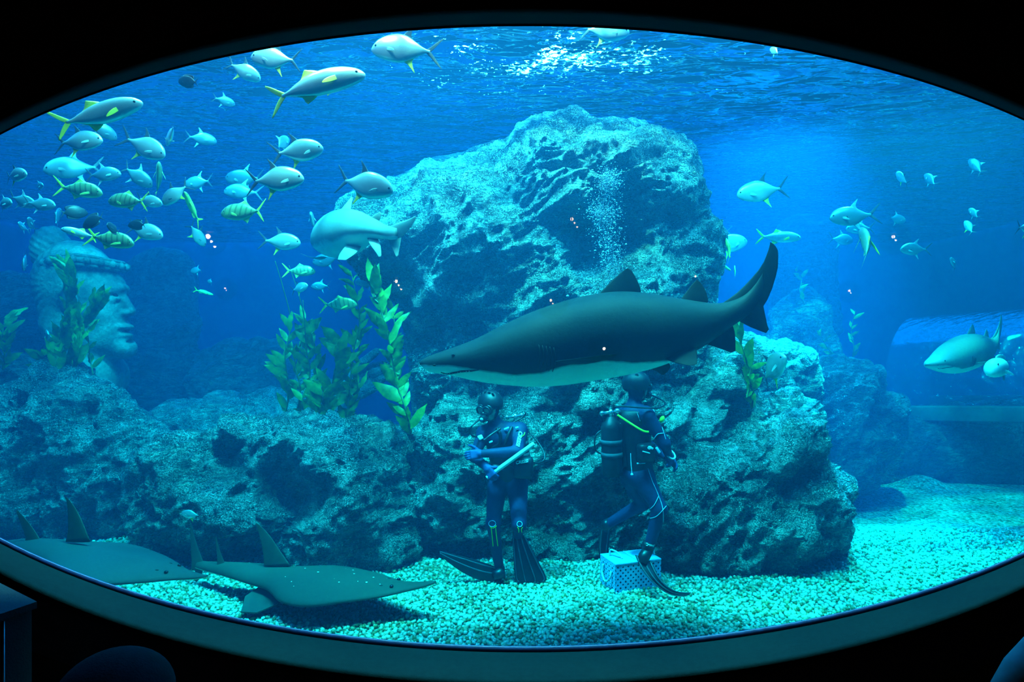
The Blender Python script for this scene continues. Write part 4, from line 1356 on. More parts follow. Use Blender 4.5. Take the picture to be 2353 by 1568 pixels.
def sweep_body(name, pts, rad, material, parent, n_len=60, n_ring=28, power=2.0, belly_at=-0.25, up=(0, 0, 1), spots=False, belly_soft=2.2):
    """pts: (pixel x, pixel y, depth) along the spine from snout to tail; rad: (half width, half height above, half height below) in metres."""
    c = catmull(np.array([tuple(P(*p)) for p in pts]), n_len)
    r = catmull(np.array(rad, dtype=float), n_len)
    tan = np.gradient(c, axis=0); tan /= np.linalg.norm(tan, axis=1)[:, None]
    upv = np.array(up, dtype=float)
    side = np.cross(tan, upv); side /= np.linalg.norm(side, axis=1)[:, None]
    upn = np.cross(side, tan)
    a = np.arange(n_ring) * 2 * math.pi / n_ring
    sg = lambda q, p: np.sign(q) * np.abs(q) ** (2.0 / p)
    ca, sa = sg(np.cos(a), power), sg(np.sin(a), 2.0)
    V, B = [], []
    for i in range(n_len):
        w, ht, hb = np.maximum(r[i], 1e-4)
        V.append(c[i] + side[i] * (w * ca)[:, None] + upn[i] * (np.where(sa > 0, ht, hb) * sa)[:, None])
        B.append(0.5 + (belly_at - sa) * belly_soft * 0.5)
    V, B = np.concatenate(V), np.concatenate(B)
    F = []
    for i in range(n_len - 1):
        for j in range(n_ring):
            F.append((i * n_ring + j, (i + 1) * n_ring + j, (i + 1) * n_ring + (j + 1) % n_ring, i * n_ring + (j + 1) % n_ring))
    F.append(tuple(range(n_ring)))
    F.append(tuple(range(n_len * n_ring - 1, (n_len - 1) * n_ring - 1, -1)))
    me = mesh_data(name, V, F)
    set_attr(me, 'belly', B)
    if spots:
        sp = np.repeat(np.clip(np.interp(np.arange(n_len) / (n_len - 1), [0, .2, .3, .75, .85], [0, .2, 1, 1, 0]), 0, 1), n_ring) * (np.tile(np.sin(a), n_len) > 0.05)
        set_attr(me, 'spots', sp)
    bm = bmesh.new(); bm.from_mesh(me); bmesh.ops.recalc_face_normals(bm, faces=bm.faces); bm.to_mesh(me); bm.free()
    me.polygons.foreach_set('use_smooth', np.ones(len(me.polygons), dtype=bool))
    return adopt(link(name, me, material), parent), c, side, upn


# ---- the big shark crossing in front of the rock
SD = 5.0
root = empty('sand_tiger_shark', P(1375, 780, SD))
tag(root, 'big dark shark with white belly gliding left above the two divers', 'shark')
ST = [(964, 833, 837, 2), (972, 826, 845, 14), (988, 818, 855, 28), (1015, 808, 860, 42), (1050, 796, 866, 54), (1095, 778, 876, 66), (1150, 750, 884, 80), (1220, 718, 889, 92), (1290, 694, 886, 98),
      (1360, 677, 876, 98), (1430, 670, 864, 92), (1500, 676, 847, 80), (1560, 686, 825, 64), (1610, 694, 800, 50), (1650, 697, 773, 38), (1685, 690, 748, 27), (1712, 676, 730, 17), (1735, 652, 708, 9), (1752, 625, 675, 4)]
stp = [((x - 1375) / FPX * SD, (780 - yt) / FPX * SD, (780 - yb) / FPX * SD, w / FPX * SD) for x, yt, yb, w in ST]
V, F = loft(stp, 90, 40, 2.15)
me = mesh_data('body', V, F)
vx, vy = V[:, 0] / SD * FPX + 1375, 780 - V[:, 2] / SD * FPX
edge = np.interp(vx, [964, 1000, 1050, 1110, 1180, 1240, 1300, 1380, 1450, 1520, 1560, 1620], [849, 849, 849, 858, 868, 862, 846, 836, 842, 838, 832, 830])
set_attr(me, 'belly', np.clip(0.5 + (vy - edge + 9) / 26.0, 0, 1))
bm = bmesh.new(); bm.from_mesh(me); bmesh.ops.recalc_face_normals(bm, faces=bm.faces); bm.to_mesh(me); bm.free()
me.polygons.foreach_set('use_smooth', np.ones(len(me.polygons), dtype=bool))
link('body', me, m_shark, root)


def flank(px, py, lift=0.004):
    """A point on the near flank of the big shark at a pixel."""
    s = catmull(np.array(ST, dtype=float), 200)
    i = np.argmin(np.abs(s[:, 0] - px))
    c, h = (s[i, 1] + s[i, 2]) / 2, (s[i, 2] - s[i, 1]) / 2
    q = min(abs((py - c) / h), 0.999)
    w = s[i, 3] * (1 - q ** 2.15) ** (1 / 2.15) / FPX * SD
    p = P(px, py, SD)
    return Vector((p.x, SD - w - lift, p.z))


fin_px('tail_fin', [(1655, 700, 1704, 741), (1690, 676, 1747, 714), (1722, 645, 1771, 672), (1750, 611, 1786, 622), (1763, 582, 1788, 596), (1769, 562, 1787, 574), (1769, 556, 1777, 560)], SD, 0.10, m_shark_fin, root)
fin_px('tail_fin', [(1692, 735, 1752, 690), (1722, 751, 1757, 718), (1747, 761, 1763, 746), (1760, 766, 1767, 757)], SD, 0.09, m_shark_fin, root)
fin_px('dorsal_fin', [(1374, 680, 1462, 688), (1396, 655, 1470, 676), (1418, 634, 1472, 664), (1434, 621, 1462, 640), (1442, 616, 1450, 620)], SD, 0.10, m_shark_fin, root)
fin_px('dorsal_fin', [(1560, 694, 1620, 704), (1576, 672, 1627, 694), (1589, 655, 1624, 676), (1598, 646, 1616, 658), (1601, 643, 1607, 647)], SD, 0.10, m_shark_fin, root)
fin_px('anal_fin', [(1614, 790, 1682, 744), (1638, 796, 1688, 762), (1662, 804, 1690, 786), (1680, 811, 1690, 807)], SD, 0.08, m_shark_fin, root)
fin_px('pelvic_fin', [(1516, 816, 1592, 796), (1534, 828, 1601, 806), (1560, 836, 1602, 826), (1586, 841, 1601, 838)], [SD - .12, SD - .18, SD - .24, SD - .28], 0.07, m_shark_fin, root)
fin_px('pelvic_fin', [(1494, 846, 1536, 832), (1508, 854, 1540, 842), (1520, 861, 1536, 852), (1526, 862, 1530, 858)], [SD + .1, SD + .16, SD + .22, SD + .25], 0.07, m_shark_fin, root)
fin_px('pectoral_fin', [(1262, 832, 1340, 838), (1300, 828, 1374, 832), (1345, 822, 1400, 824), (1390, 816, 1414, 817), (1410, 815, 1419, 815)], [SD - .24, SD - .42, SD - .58, SD - .70, SD - .76], 0.06, m_shark_fin, root)
fin_px('pectoral_fin', [(1268, 850, 1340, 852), (1300, 848, 1368, 850), (1340, 844, 1390, 846), (1372, 842, 1392, 843)], [SD + .24, SD + .42, SD + .56, SD + .68], 0.06, m_shark_fin, root)
for k in range(5):
    gx_ = 1234 + k * 8.0
    g = MB(); g.tube([flank(gx_ + 3 * math.sin(j * .5), 792 + k * 1.5 + j * 7.6, 0.001) for j in range(8)], [0.002, 0.004, 0.0055, 0.006, 0.006, 0.0055, 0.004, 0.002], 6)
    adopt(g.build('gill_slit', m_gill), root)
g = MB(); g.tube([flank(x, y, 0.001) for x, y in ((1016, 855), (1030, 858), (1046, 855), (1066, 851), (1086, 850), (1104, 848))], [0.004, 0.007, 0.009, 0.009, 0.007, 0.003], 8)
adopt(g.build('mouth', m_gill), root)
g = MB()
for k in range(9):
    a_ = flank(1030 + k * 6.5, 857 - k * .9, 0.004)
    g.tube([a_, a_ + Vector((0, -.003, -.014))], [0.0045, 0.0006], 6)
adopt(g.build('teeth', simple_mat('ivory_teeth', (0.7, 0.72, 0.62), None, 20, 0.3, 0.5)), root)
for s_ in (1, -1):
    g = MB(); p_ = flank(1046, 816); p_.y = SD + s_ * (p_.y - SD)
    g.ball(p_, (0.014, 0.008, 0.014)); adopt(g.build('eye', m_eye), root)
g = MB(); g.ball(flank(1003, 838, -0.002), (0.016, 0.006, 0.008)); adopt(g.build('nostril', m_gill), root)

# ---- the shark turning away beside the overhang
root = empty('grey_nurse_shark', P(800, 540, 6.3))
tag(root, 'grey shark curving away beside the overhang of the tall rock', 'shark')
sweep_body('body', [(742, 562, 7.50), (744, 560, 7.25), (752, 554, 6.90), (768, 546, 6.60), (792, 538, 6.30), (820, 532, 6.10), (850, 530, 5.98), (878, 534, 5.90), (898, 537, 5.84), (912, 538, 5.80)],
           [(.01, .01, .01), (.10, .08, .06), (.17, .17, .13), (.21, .23, .20), (.22, .235, .215), (.18, .19, .16), (.125, .12, .10), (.08, .075, .06), (.05, .06, .055), (.03, .05, .045)], m_shark2, root, belly_at=-0.45)
fin_px('dorsal_fin', [(776, 492, 806, 492), (786, 478, 806, 482), (798, 464, 808, 468), (808, 452, 811, 456)], [6.25, 6.27, 6.3, 6.34], 0.12, m_shark2_fin, root)
fin_px('dorsal_fin', [(838, 512, 860, 516), (848, 503, 866, 511), (860, 494, 874, 503), (872, 487, 876, 490)], [6.0, 5.98, 5.96, 5.95], 0.12, m_shark2_fin, root)
fin_px('tail_fin', [(893, 522, 896, 552), (910, 514, 922, 546), (928, 508, 936, 532), (944, 502, 948, 516), (955, 497, 957, 500)], [5.86, 5.8, 5.74, 5.68, 5.64], 0.12, m_shark2_fin, root)
fin_px('tail_fin', [(890, 546, 926, 532), (896, 562, 922, 550), (904, 578, 918, 572), (911, 591, 915, 588)], [5.86, 5.86, 5.84, 5.82], 0.10, m_shark2_fin, root)
fin_px('pectoral_fin', [(802, 556, 832, 562), (790, 570, 826, 574), (779, 586, 810, 588), (776, 597, 794, 598)], [6.12, 5.98, 5.86, 5.78], 0.10, m_shark2_fin, root)
fin_px('pectoral_fin', [(734, 590, 752, 592), (720, 592, 738, 597), (704, 588, 718, 594), (690, 582, 696, 585)], [6.95, 7.05, 7.15, 7.25], 0.10, m_shark2_fin, root)
fin_px('pelvic_fin', [(843, 546, 868, 548), (850, 562, 874, 562), (862, 578, 876, 578), (871, 592, 876, 590)], [5.92, 5.86, 5.82, 5.8], 0.10, m_shark2_fin, root)
for s_ in (1, -1):
    g = MB(); g.ball(P(745 + s_ * 9, 556, 7.2), 0.014); adopt(g.build('eye', m_eye), root)

# ---- the shark in front of the tunnel
src = bpy.data.objects['sand_tiger_shark']
k_ = 0.66
sn = P(2130, 838, 7.55)
off = Vector((1.34 * k_ * math.cos(.54), 1.34 * k_ * math.sin(.54), .18 * k_))
root = empty('grey_nurse_shark', sn + off)
root.rotation_euler = (0, 0, .54)
root.scale = (k_, k_, k_)
tag(root, 'grey shark coming towards the window in front of the tunnel at the right', 'shark')
for ch in list(src.children):
    c = ch.copy(); COL.objects.link(c)
    if ch.data.materials[0] in (m_shark, m_shark_fin):
        c.data = ch.data.copy()
        c.data.materials[0] = m_shark2 if ch.data.materials[0] == m_shark else m_shark2_fin
    c.parent = root
    c.matrix_parent_inverse = ch.matrix_parent_inverse.copy()

# ---- two giant guitarfish gliding over the gravel
def guitarfish(label, pts, k, material, spots, fins, eye_px, flap):
    root = empty('giant_guitarfish', P(*pts[4]))
    tag(root, label, 'ray', 'guitarfish gliding over the gravel')
    W = [.012, .05, .11, .23, .36, .45, .43, .23, .175, .13, .09, .06, .04]
    HT = [.012, .030, .050, .075, .10, .115, .125, .125, .115, .10, .08, .06, .05]
    HB = [.012, .020, .025, .030, .035, .04, .045, .05, .05, .045, .04, .035, .03]
    rad = [(w * k, a * k, b * k) for w, a, b in zip(W, HT, HB)]
    _, c, side, upn = sweep_body('body', pts, rad, material, root, n_len=80, n_ring=36, power=1.35, belly_at=-0.15, spots=spots, belly_soft=5.0)
    for nm, rows, dep in fins:
        fin_px(nm, rows, dep, 0.09, m_ray_fin, root)
    n = len(c)
    for s_ in (1, -1):                                             # pelvic fins spread flat behind the disc
        i = int(n * .56)
        V = []
        for a_, o_ in ((0.08, .12), (.05, .26), (-.06, .40), (-.20, .42), (-.30, .24), (-.26, .08)):
            V.append(c[i] + side[i] * s_ * o_ * k - (c[i + 1] - c[i]) / np.linalg.norm(c[i + 1] - c[i]) * a_ * k - upn[i] * (.03 + o_ * .28) * k)
        V = np.array(V); up_ = np.array([v + upn[i] * .012 for v in V])
        m = MB(); q = len(V)
        m.add(list(V) + list(up_), [tuple(range(q - 1, -1, -1)), tuple(range(q, 2 * q))] + [(j, (j + 1) % q, q + (j + 1) % q, q + j) for j in range(q)])
        adopt(m.build('pelvic_fin', m_ray_fin, smooth=False), root)
    i = int(n * .20)
    for s_ in (1, -1):
        g = MB(); g.ball(Vector(c[i] + side[i] * s_ * .085 * k + upn[i] * .052 * k), (.018 * k, .018 * k, .014 * k)); adopt(g.build('eye', m_eye), root)
        g = MB(); g.ball(Vector(c[i + 3] + side[i + 3] * s_ * .085 * k + upn[i + 3] * .058 * k), (.018 * k, .010 * k, .008 * k)); adopt(g.build('spiracle', m_gill), root)
    return root


guitarfish('white-spotted giant guitarfish with tall dark fin gliding right over the gravel',
           [(1001, 1338, 5.62), (975, 1345, 5.64), (930, 1352, 5.68), (880, 1354, 5.72), (820, 1352, 5.78), (765, 1350, 5.83), (710, 1344, 5.88), (650, 1335, 5.95), (600, 1326, 6.02), (555, 1318, 6.10), (515, 1311, 6.18), (478, 1305, 6.26), (455, 1300, 6.3)],
           0.98, m_ray, True,
           [('dorsal_fin', [(669, 1302, 606, 1302), (645, 1268, 606, 1288), (622, 1234, 602, 1256), (602, 1212, 594, 1224), (589, 1202, 588, 1205)], 5.96),
            ('dorsal_fin', [(520, 1302, 498, 1301), (510, 1278, 499, 1284), (502, 1254, 497, 1260), (496, 1230, 495, 1233)], 6.16),
            ('tail_fin', [(472, 1304, 440, 1312), (460, 1272, 440, 1290), (448, 1238, 438, 1250), (439, 1202, 437, 1206)], 6.28),
            ('tail_fin', [(468, 1306, 446, 1300), (462, 1326, 448, 1318), (452, 1338, 446, 1334)], 6.28)], None, None)
guitarfish('plain blue-grey giant guitarfish at the lower left, snout over the tail of the spotted one',
           [(476, 1325, 5.12), (452, 1326, 5.14), (415, 1323, 5.17), (370, 1318, 5.20), (315, 1312, 5.24), (262, 1306, 5.28), (205, 1290, 5.34), (150, 1276, 5.40), (105, 1268, 5.46), (62, 1263, 5.52), (20, 1262, 5.58), (-25, 1264, 5.64), (-60, 1266, 5.7)],
           0.90, m_ray_plain, False,
           [('dorsal_fin', [(208, 1246, 150, 1246), (192, 1205, 156, 1222), (176, 1172, 156, 1186), (160, 1150, 154, 1158), (151, 1141, 150, 1144)], 5.36),
            ('dorsal_fin', [(96, 1246, 56, 1254), (80, 1220, 58, 1234), (62, 1196, 48, 1206), (40, 1172, 37, 1175)], 5.48),
            ('tail_fin', [(-10, 1258, -50, 1270), (-26, 1220, -60, 1240), (-46, 1180, -64, 1190)], 5.66)], None, None)
# ------------------------------------------------------------------ the two divers
from mathutils.bvhtree import BVHTree
m_suit = simple_mat('navy_wetsuit', (0.007, 0.015, 0.062), (0.011, 0.024, 0.09), 7, 0.65, 0.3, bump=0.5, bscale=26, world=True)
m_blackgear = simple_mat('black_dive_gear', (0.006, 0.008, 0.014), (0.012, 0.015, 0.024), 10, 0.45, 0.4, bump=0.2, bscale=90, world=True)
m_rubber = simple_mat('black_rubber', (0.008, 0.010, 0.016), (0.014, 0.018, 0.026), 12, 0.35, 0.5, world=True)
m_skin = simple_mat('skin', (0.50, 0.36, 0.26), (0.58, 0.43, 0.32), 18, 0.5, 0.35, world=True)
m_trim = simple_mat('pale_blue_piping', (0.35, 0.60, 0.80), (0.45, 0.70, 0.88), 18, 0.5, 0.3, world=True)
m_white = simple_mat('white_plastic', (0.80, 0.84, 0.86), (0.88, 0.90, 0.92), 12, 0.35, 0.5, world=True)
m_neon = simple_mat('neon_yellow_hose', (0.62, 0.80, 0.02), (0.75, 0.90, 0.05), 12, 0.4, 0.4, world=True)
m_chrome = simple_mat('chrome_valve', (0.60, 0.64, 0.66), (0.75, 0.78, 0.80), 12, 0.18, 0.6, metal=0.9, world=True)
m_glove = simple_mat('blue_black_glove', (0.012, 0.04, 0.16), (0.03, 0.08, 0.26), 9, 0.6, 0.3, bump=0.2, bscale=150, world=True)
t = NT('mask_glass')
gl = t.node('ShaderNodeBsdfGlossy', i_Roughness=0.08); gl.inputs['Color'].default_value = (0.5, 0.7, 0.65, 1)
df = t.node('ShaderNodeBsdfDiffuse'); df.inputs['Color'].default_value = (0.16, 0.22, 0.18, 1)
ms = t.node('ShaderNodeMixShader', i_0=0.25); t.link(df.outputs[0], ms.inputs[1]); t.link(gl.outputs[0], ms.inputs[2]); t.link(ms.outputs[0], t.out.inputs['Surface'])
m_lens = t.mat
CAMP = Vector((0, 0, CAM_Z))


def frame(f, up=Vector((0, 0, 1))):
    f = Vector(f).normalized()
    s = f.cross(up).normalized()
    u = s.cross(f)
    return f, s, u                                                   # forward, the figure's right-hand side, up


def hand_sdf(wrist, d, palm, thumb, curl, name, parent, spread=0.0, scale=1.0):
    """A gloved hand: palm, four jointed fingers of different lengths and a thumb from the side of the palm."""
    d = Vector(d).normalized(); palm = Vector(palm); palm = (palm - d * palm.dot(d)).normalized()
    sd_ = Vector(thumb); sd_ = (sd_ - d * sd_.dot(d) - palm * sd_.dot(palm)).normalized()
    k = scale
    w = Vector(wrist)
    pr = [(w - d * .03 * k, w + d * .02 * k, .033 * k, .034 * k)]
    for j in (-1.3, -.45, .45, 1.3):
        pr.append((w + d * .02 * k + sd_ * j * .017 * k, w + d * .09 * k + sd_ * j * .022 * k, .020 * k, .016 * k))
    fingers = []
    for j, (off, ln) in enumerate(((1.35, .070), (.45, .080), (-.45, .075), (-1.35, .060))):
        p = w + d * .092 * k + sd_ * off * .022 * k
        a = 0.0
        fd = (d + sd_ * off * spread).normalized()
        for seg, (fr, c) in enumerate(((.46, .75), (.30, 1.0), (.24, .7))):
            a += c * curl
            dirv = fd * math.cos(a) + palm * math.sin(a)
            q = p + dirv * ln * fr * k
            fingers.append((p, q, (.0118 - .0011 * seg) * k, (.0110 - .0013 * seg) * k))
            p = q
    p = w + d * .03 * k + sd_ * .034 * k
    for seg, (ln, c1, c2) in enumerate(((.042, .9, .25), (.034, .45, .75), (.026, .2, .9))):
        dirv = (d * (.75 - .1 * seg) + sd_ * c1 + palm * c2 * curl).normalized()
        q = p + dirv * ln * k
        fingers.append((p, q, (.0150 - .0016 * seg) * k, (.0134 - .0018 * seg) * k))
        p = q
    allp = [x for a, b, *_ in pr + fingers for x in (a, b)]
    lo = [min(x[i] for x in allp) - .03 for i in range(3)]; hi = [max(x[i] for x in allp) + .03 for i in range(3)]
    h = .0042
    X, Y, Z = grid_points(lo, hi, h)
    v = np.full(X.shape, 9.0)
    for a, b, ra, rb in pr: v = smin(v, sd_cone(X, Y, Z, a, b, ra, rb), .012)
    for a, b, ra, rb in fingers: v = smin(v, sd_cone(X, Y, Z, a, b, ra, rb), .0035)
    V, F = surface_nets(v, lo, h)
    return adopt(obj(name, V, F, m_glove), parent)


def pxs(pts, d):
    return [P(x, y, d if len(r) == 0 else r[0]) for x, y, *r in pts]


def tube_part(name, pts, d, r, material, parent, n=40, sides=8):
    c = catmull(np.array([tuple(p) for p in pxs(pts, d)]), n)
    m = MB(); m.tube([Vector(p) for p in c], r, sides)
    return adopt(m.build(name, material), parent)


class Body:
    """One continuous figure grown from tapering limbs; afterwards gives points on its surface along a sight line."""
    def __init__(self, root, limbs, blobs, head, face_dir, h=0.011):
        pts = [P(*a) for a, b, *_ in limbs] + [P(*b) for a, b, *_ in limbs] + [head + Vector((0, 0, .16))]
        lo = [min(p[i] for p in pts) - .2 for i in range(3)]; hi = [max(p[i] for p in pts) + .2 for i in range(3)]
        X, Y, Z = grid_points(lo, hi, h)
        v = np.full(X.shape, 9.0)
        for a, b, ra, rb, *k in limbs:
            v = smin(v, sd_cone(X, Y, Z, P(*a), P(*b), ra, rb), k[0] if k else 0.035)
        for c, r, R in blobs:
            v = smin(v, sd_ellipsoid(X, Y, Z, P(*c), r, R), 0.05)
        f, s, u = frame(face_dir)
        hd = sd_ellipsoid(X, Y, Z, head + u * .015, (.080, .098, .112), (s, f, u))
        hd = smin(hd, sd_ellipsoid(X, Y, Z, head + f * .052 - u * .072, (.048, .048, .040), (s, f, u)), .03)      # jaw and chin
        hd = smin(hd, sd_cone(X, Y, Z, head + f * .094 + u * .012, head + f * .112 - u * .028, .012, .017), .012)  # nose
        for q in (1, -1):
            hd = smin(hd, sd_ellipsoid(X, Y, Z, head + f * .066 + s * q * .040 - u * .030, (.026, .026, .028), (s, f, u)), .02)   # cheeks
            hd = np.maximum(hd, -sd_ellipsoid(X, Y, Z, head + f * .104 + s * q * .034 + u * .012, (.018, .016, .012), (s, f, u)))  # eye sockets
            hd = smin(hd, sd_ellipsoid(X, Y, Z, head + f * .086 + s * q * .034 + u * .012, (.012, .012, .011), (s, f, u)), .004)   # eyes
            hd = smin(hd, sd_ellipsoid(X, Y, Z, head + s * q * .082 - f * .005 - u * .005, (.012, .022, .032), (s, f, u)), .008)   # ears
        hd = np.maximum(hd, -sd_ellipsoid(X, Y, Z, head + f * .112 - u * .052, (.024, .016, .004), (s, f, u)))                      # mouth
        v = smin(v, hd, .02)
        V, F = surface_nets(v, lo, h)
        self.o = obj('body', V, F, [m_suit, m_skin])
        pc = V[F].mean(1) - np.array(head)
        fwd, sid, upw = pc @ np.array(f), pc @ np.array(s), pc @ np.array(u)
        skin = (fwd > .040) & (upw > -.115) & (upw < .09) & (np.abs(sid) < .085)
        self.o.data.polygons.foreach_set('material_index', skin.astype(np.int32))
        adopt(self.o, root)
        self.bvh = BVHTree.FromPolygons(V.tolist(), F.tolist())
        self.root = root

    def hit(self, px, py, lift=0.006):
        d = (P(px, py, 6) - CAMP).normalized()
        loc, nrm, i, dist = self.bvh.ray_cast(CAMP, d)
        if loc is None:
            loc, nrm, i, dist = self.bvh.find_nearest(P(px, py, 6.3))
        return loc - d * lift

    def line(self, name, pts, r, material, parent=None, lift=0.004, n=None, closed=False):
        c = catmull(np.array(pts + [pts[0]] if closed else pts, dtype=float), n or 8 * len(pts))
        m = MB(); m.tube([self.hit(x, y, lift) for x, y in c], r, 6)
        return adopt(m.build(name, material), parent or self.root)

    def text(self, name, body, px, py, size, angle, material, lift=0.012, shear=0.25, flat=None):
        cu = bpy.data.curves.new(name, 'FONT')
        cu.body = body; cu.size = size; cu.align_x = 'CENTER'; cu.align_y = 'CENTER'; cu.extrude = 0.0015; cu.shear = shear; cu.offset = 0.0012
        tmp = bpy.data.objects.new('tmp', cu); COL.objects.link(tmp)
        me = bpy.data.meshes.new_from_object(tmp.evaluated_get(bpy.context.evaluated_depsgraph_get()))
        bpy.data.objects.remove(tmp); bpy.data.curves.remove(cu)
        ca, sa = math.cos(math.radians(angle)), math.sin(math.radians(angle))
        k = FPX / (flat or self.hit(px, py).y)
        for v in me.vertices:                                       # drape every letter on the suit
            x, y, z = v.co
            dx, dy = x * ca - y * sa, x * sa + y * ca
            p = P(px + dx * k, py - dy * k, flat) if flat else self.hit(px + dx * k, py - dy * k, lift)
            v.co = p - Vector((0, z, 0))
        me.name = name
        return adopt(link(name, me, material), self.root)


def helmet(root, head, face):
    f, s, u = frame(face)
    c = head + u * .045 - f * .012
    lo = [c[i] - .19 for i in range(3)]; hi = [c[i] + .19 for i in range(3)]
    h = .0065
    X, Y, Z = grid_points(lo, hi, h)
    out = sd_ellipsoid(X, Y, Z, c, (.118, .138, .122), (s, f, u))
    rel = [X - c.x, Y - c.y, Z - c.z]
    upw = sum(rel[i] * u[i] for i in range(3)); fw = sum(rel[i] * f[i] for i in range(3)); sw = sum(rel[i] * s[i] for i in range(3))
    v = np.maximum(out, -(out + .022))
    v = np.maximum(v, np.maximum(-.012 - upw, -9) * 1.0 - np.where(fw < -.02, .045, 0) - np.where(np.abs(sw) > .085, .05, 0) * (fw < .05))
    for a in (-.7, -.25, .25, .7):                                    # vent holes over the crown
        for b in (.25, -.35):
            p = c + s * (.085 * a * 1.2) + f * (.11 * b * 1.3) + u * .115 * math.sqrt(max(0, 1 - a * a * .55 - b * b * .6))
            v = np.maximum(v, -sd_ellipsoid(X, Y, Z, p, (.011, .020, .03), (s, f, u)))
    V, F = surface_nets(v, lo, h)
    o = adopt(obj('helmet', V, F, m_blackgear), root)
    m = MB()
    for q in (1, -1):
        pts = [head + s * q * .095 + u * .0, head + s * q * .090 - u * .05 + f * .02, head + s * q * .06 - u * .10 + f * .045, head + f * .062 - u * .122]
        m.tube([Vector(p) for p in catmull(np.array(pts), 16)], .006, 6)
    adopt(m.build('chin_strap', m_rubber), root)


def dive_mask(root, head, face):
    f, s, u = frame(face)
    R = rot_from(s, f, u)
    m = MB()
    for q in (1, -1):
        m.box(head + f * .122 + s * q * .036 + u * .012, (.062, .010, .058), R, .012)
    adopt(m.build('mask_lens', m_lens), root)
    m = MB()
    for q in (1, -1):
        ring = [head + f * .124 + s * (q * .036 + .037 * math.cos(a)) + u * (.012 + .036 * math.sin(a)) for a in np.linspace(0, 2 * math.pi, 20, endpoint=False)]
        m.tube(ring, .0085, 8, closed=True)
        ring = [head + f * .098 + s * (q * .036 + .042 * math.cos(a)) + u * (.010 + .042 * math.sin(a)) for a in np.linspace(0, 2 * math.pi, 20, endpoint=False)]
        m.tube(ring, .013, 8, closed=True)
    m.ball(head + f * .128 - u * .022, (.020, .022, .024), R)
    for q in (1, -1):
        m.tube([head + f * .10 + s * q * .078 + u * .012, head + f * .04 + s * q * .100 + u * .02, head - f * .05 + s * q * .098 + u * .03, head - f * .118 + u * .03], .010, 8)
    adopt(m.build('mask_frame', m_rubber), root)


def regulator(root, head, face, hose):
    f, s, u = frame(face)
    c = head + f * .150 - u * .062
    m = MB(); m.cyl(c - f * .026, c + f * .012, .036, 22); m.cyl(c + f * .012, c + f * .022, .034, 22, .022); m.cyl(c - f * .05, c - f * .024, .018, 14)
    r = sharp(adopt(m.build('regulator', m_rubber), root))
    m = MB(); m.cyl(c + f * .0215, c + f * .025, .018, 18); b = m.build('purge_button', m_trim); b.parent = r
    c2 = catmull(np.array([tuple(c + s * .03)] + [tuple(P(*p)) for p in hose]), 40)
    m = MB(); m.tube([Vector(p) for p in c2], .0085, 8); adopt(m.build('regulator_hose', m_rubber), root)


def swim_fin(root, rows, depth, ribs, foot):
    fin_px('swim_fin', rows, depth, 0.10, m_rubber, root)
    dd = depth if isinstance(depth, (list, tuple)) else [depth] * len(rows)
    m = MB()
    for q in ribs:
        pts = [P(a + (c - a) * q, b + (e - b) * q, d - .014) for (a, b, c, e), d in zip(rows, dd)]
        m.tube([Vector(p) for p in catmull(np.array(pts), 20)], np.linspace(.008, .004, 20), 6)
    adopt(m.build('fin_rib', simple_mat('grey_fin_rib', (0.05, 0.08, 0.11), (0.08, 0.12, 0.16), 14, 0.45, 0.4, world=True)), root)
    m = MB(); m.tube([P(*foot[0]), P(*foot[1]), P(*foot[2])], [.050, .056, .042], 14)
    adopt(m.build('foot_pocket', m_rubber), root)


def vest(root, limbs, cut, name='buoyancy_vest'):
    pts = [P(*a) for a, b, *_ in limbs] + [P(*b) for a, b, *_ in limbs]
    lo = [min(p[i] for p in pts) - .24 for i in range(3)]; hi = [max(p[i] for p in pts) + .24 for i in range(3)]
    h = .010
    X, Y, Z = grid_points(lo, hi, h)
    v = np.full(X.shape, 9.0)
    for a, b, ra, rb in limbs:
        v = smin(v, sd_cone(X, Y, Z, P(*a), P(*b), ra, rb), .05)
    top, bot = P(0, cut[0], cut[2]).z, P(0, cut[1], cut[2]).z
    v = np.maximum(v, np.maximum(Z - top, bot - Z))
    V, F = surface_nets(v, lo, h)
    return adopt(obj(name, V, F, m_blackgear), root)


def air_tank(root, top, bottom, r, chrome_at):
    a, b = P(*top), P(*bottom)
    ax = (b - a).normalized()
    m = MB()
    prof = [(-.035, .035), (-.02, .045), (.0, r * .62), (.03, r * .86), (.07, r), ((b - a).length - .03, r), ((b - a).length, r * .88)]
    m.tube([a + ax * z for z, _ in prof], [q for _, q in prof], 28)
    tank = sharp(adopt(m.build('air_tank', m_blackgear), root), 50)
    m = MB()
    for z in (.18, .30):
        m.tube([a + ax * z, a + ax * (z + .045)], [r + .005, r + .005], 28)
    adopt(m.build('tank_band', simple_mat('grey_webbing', (0.05, 0.07, 0.09), (0.07, 0.09, 0.12), 30, 0.7, 0.2, world=True)), root)
    m = MB()
    m.cyl(a - ax * .10, a - ax * .03, .020, 14)
    side = Vector((1, 0.15, 0.12)).normalized()
    m.cyl(a - ax * .075 - side * .075, a - ax * .075 + side * .06, .016, 12)
    m.ball(a - ax * .075 - side * .085, (.026, .024, .026)); m.ball(a - ax * .075 + side * .065, (.03, .028, .03))
    adopt(m.build('tank_valve', m_chrome), root)
    return a, ax


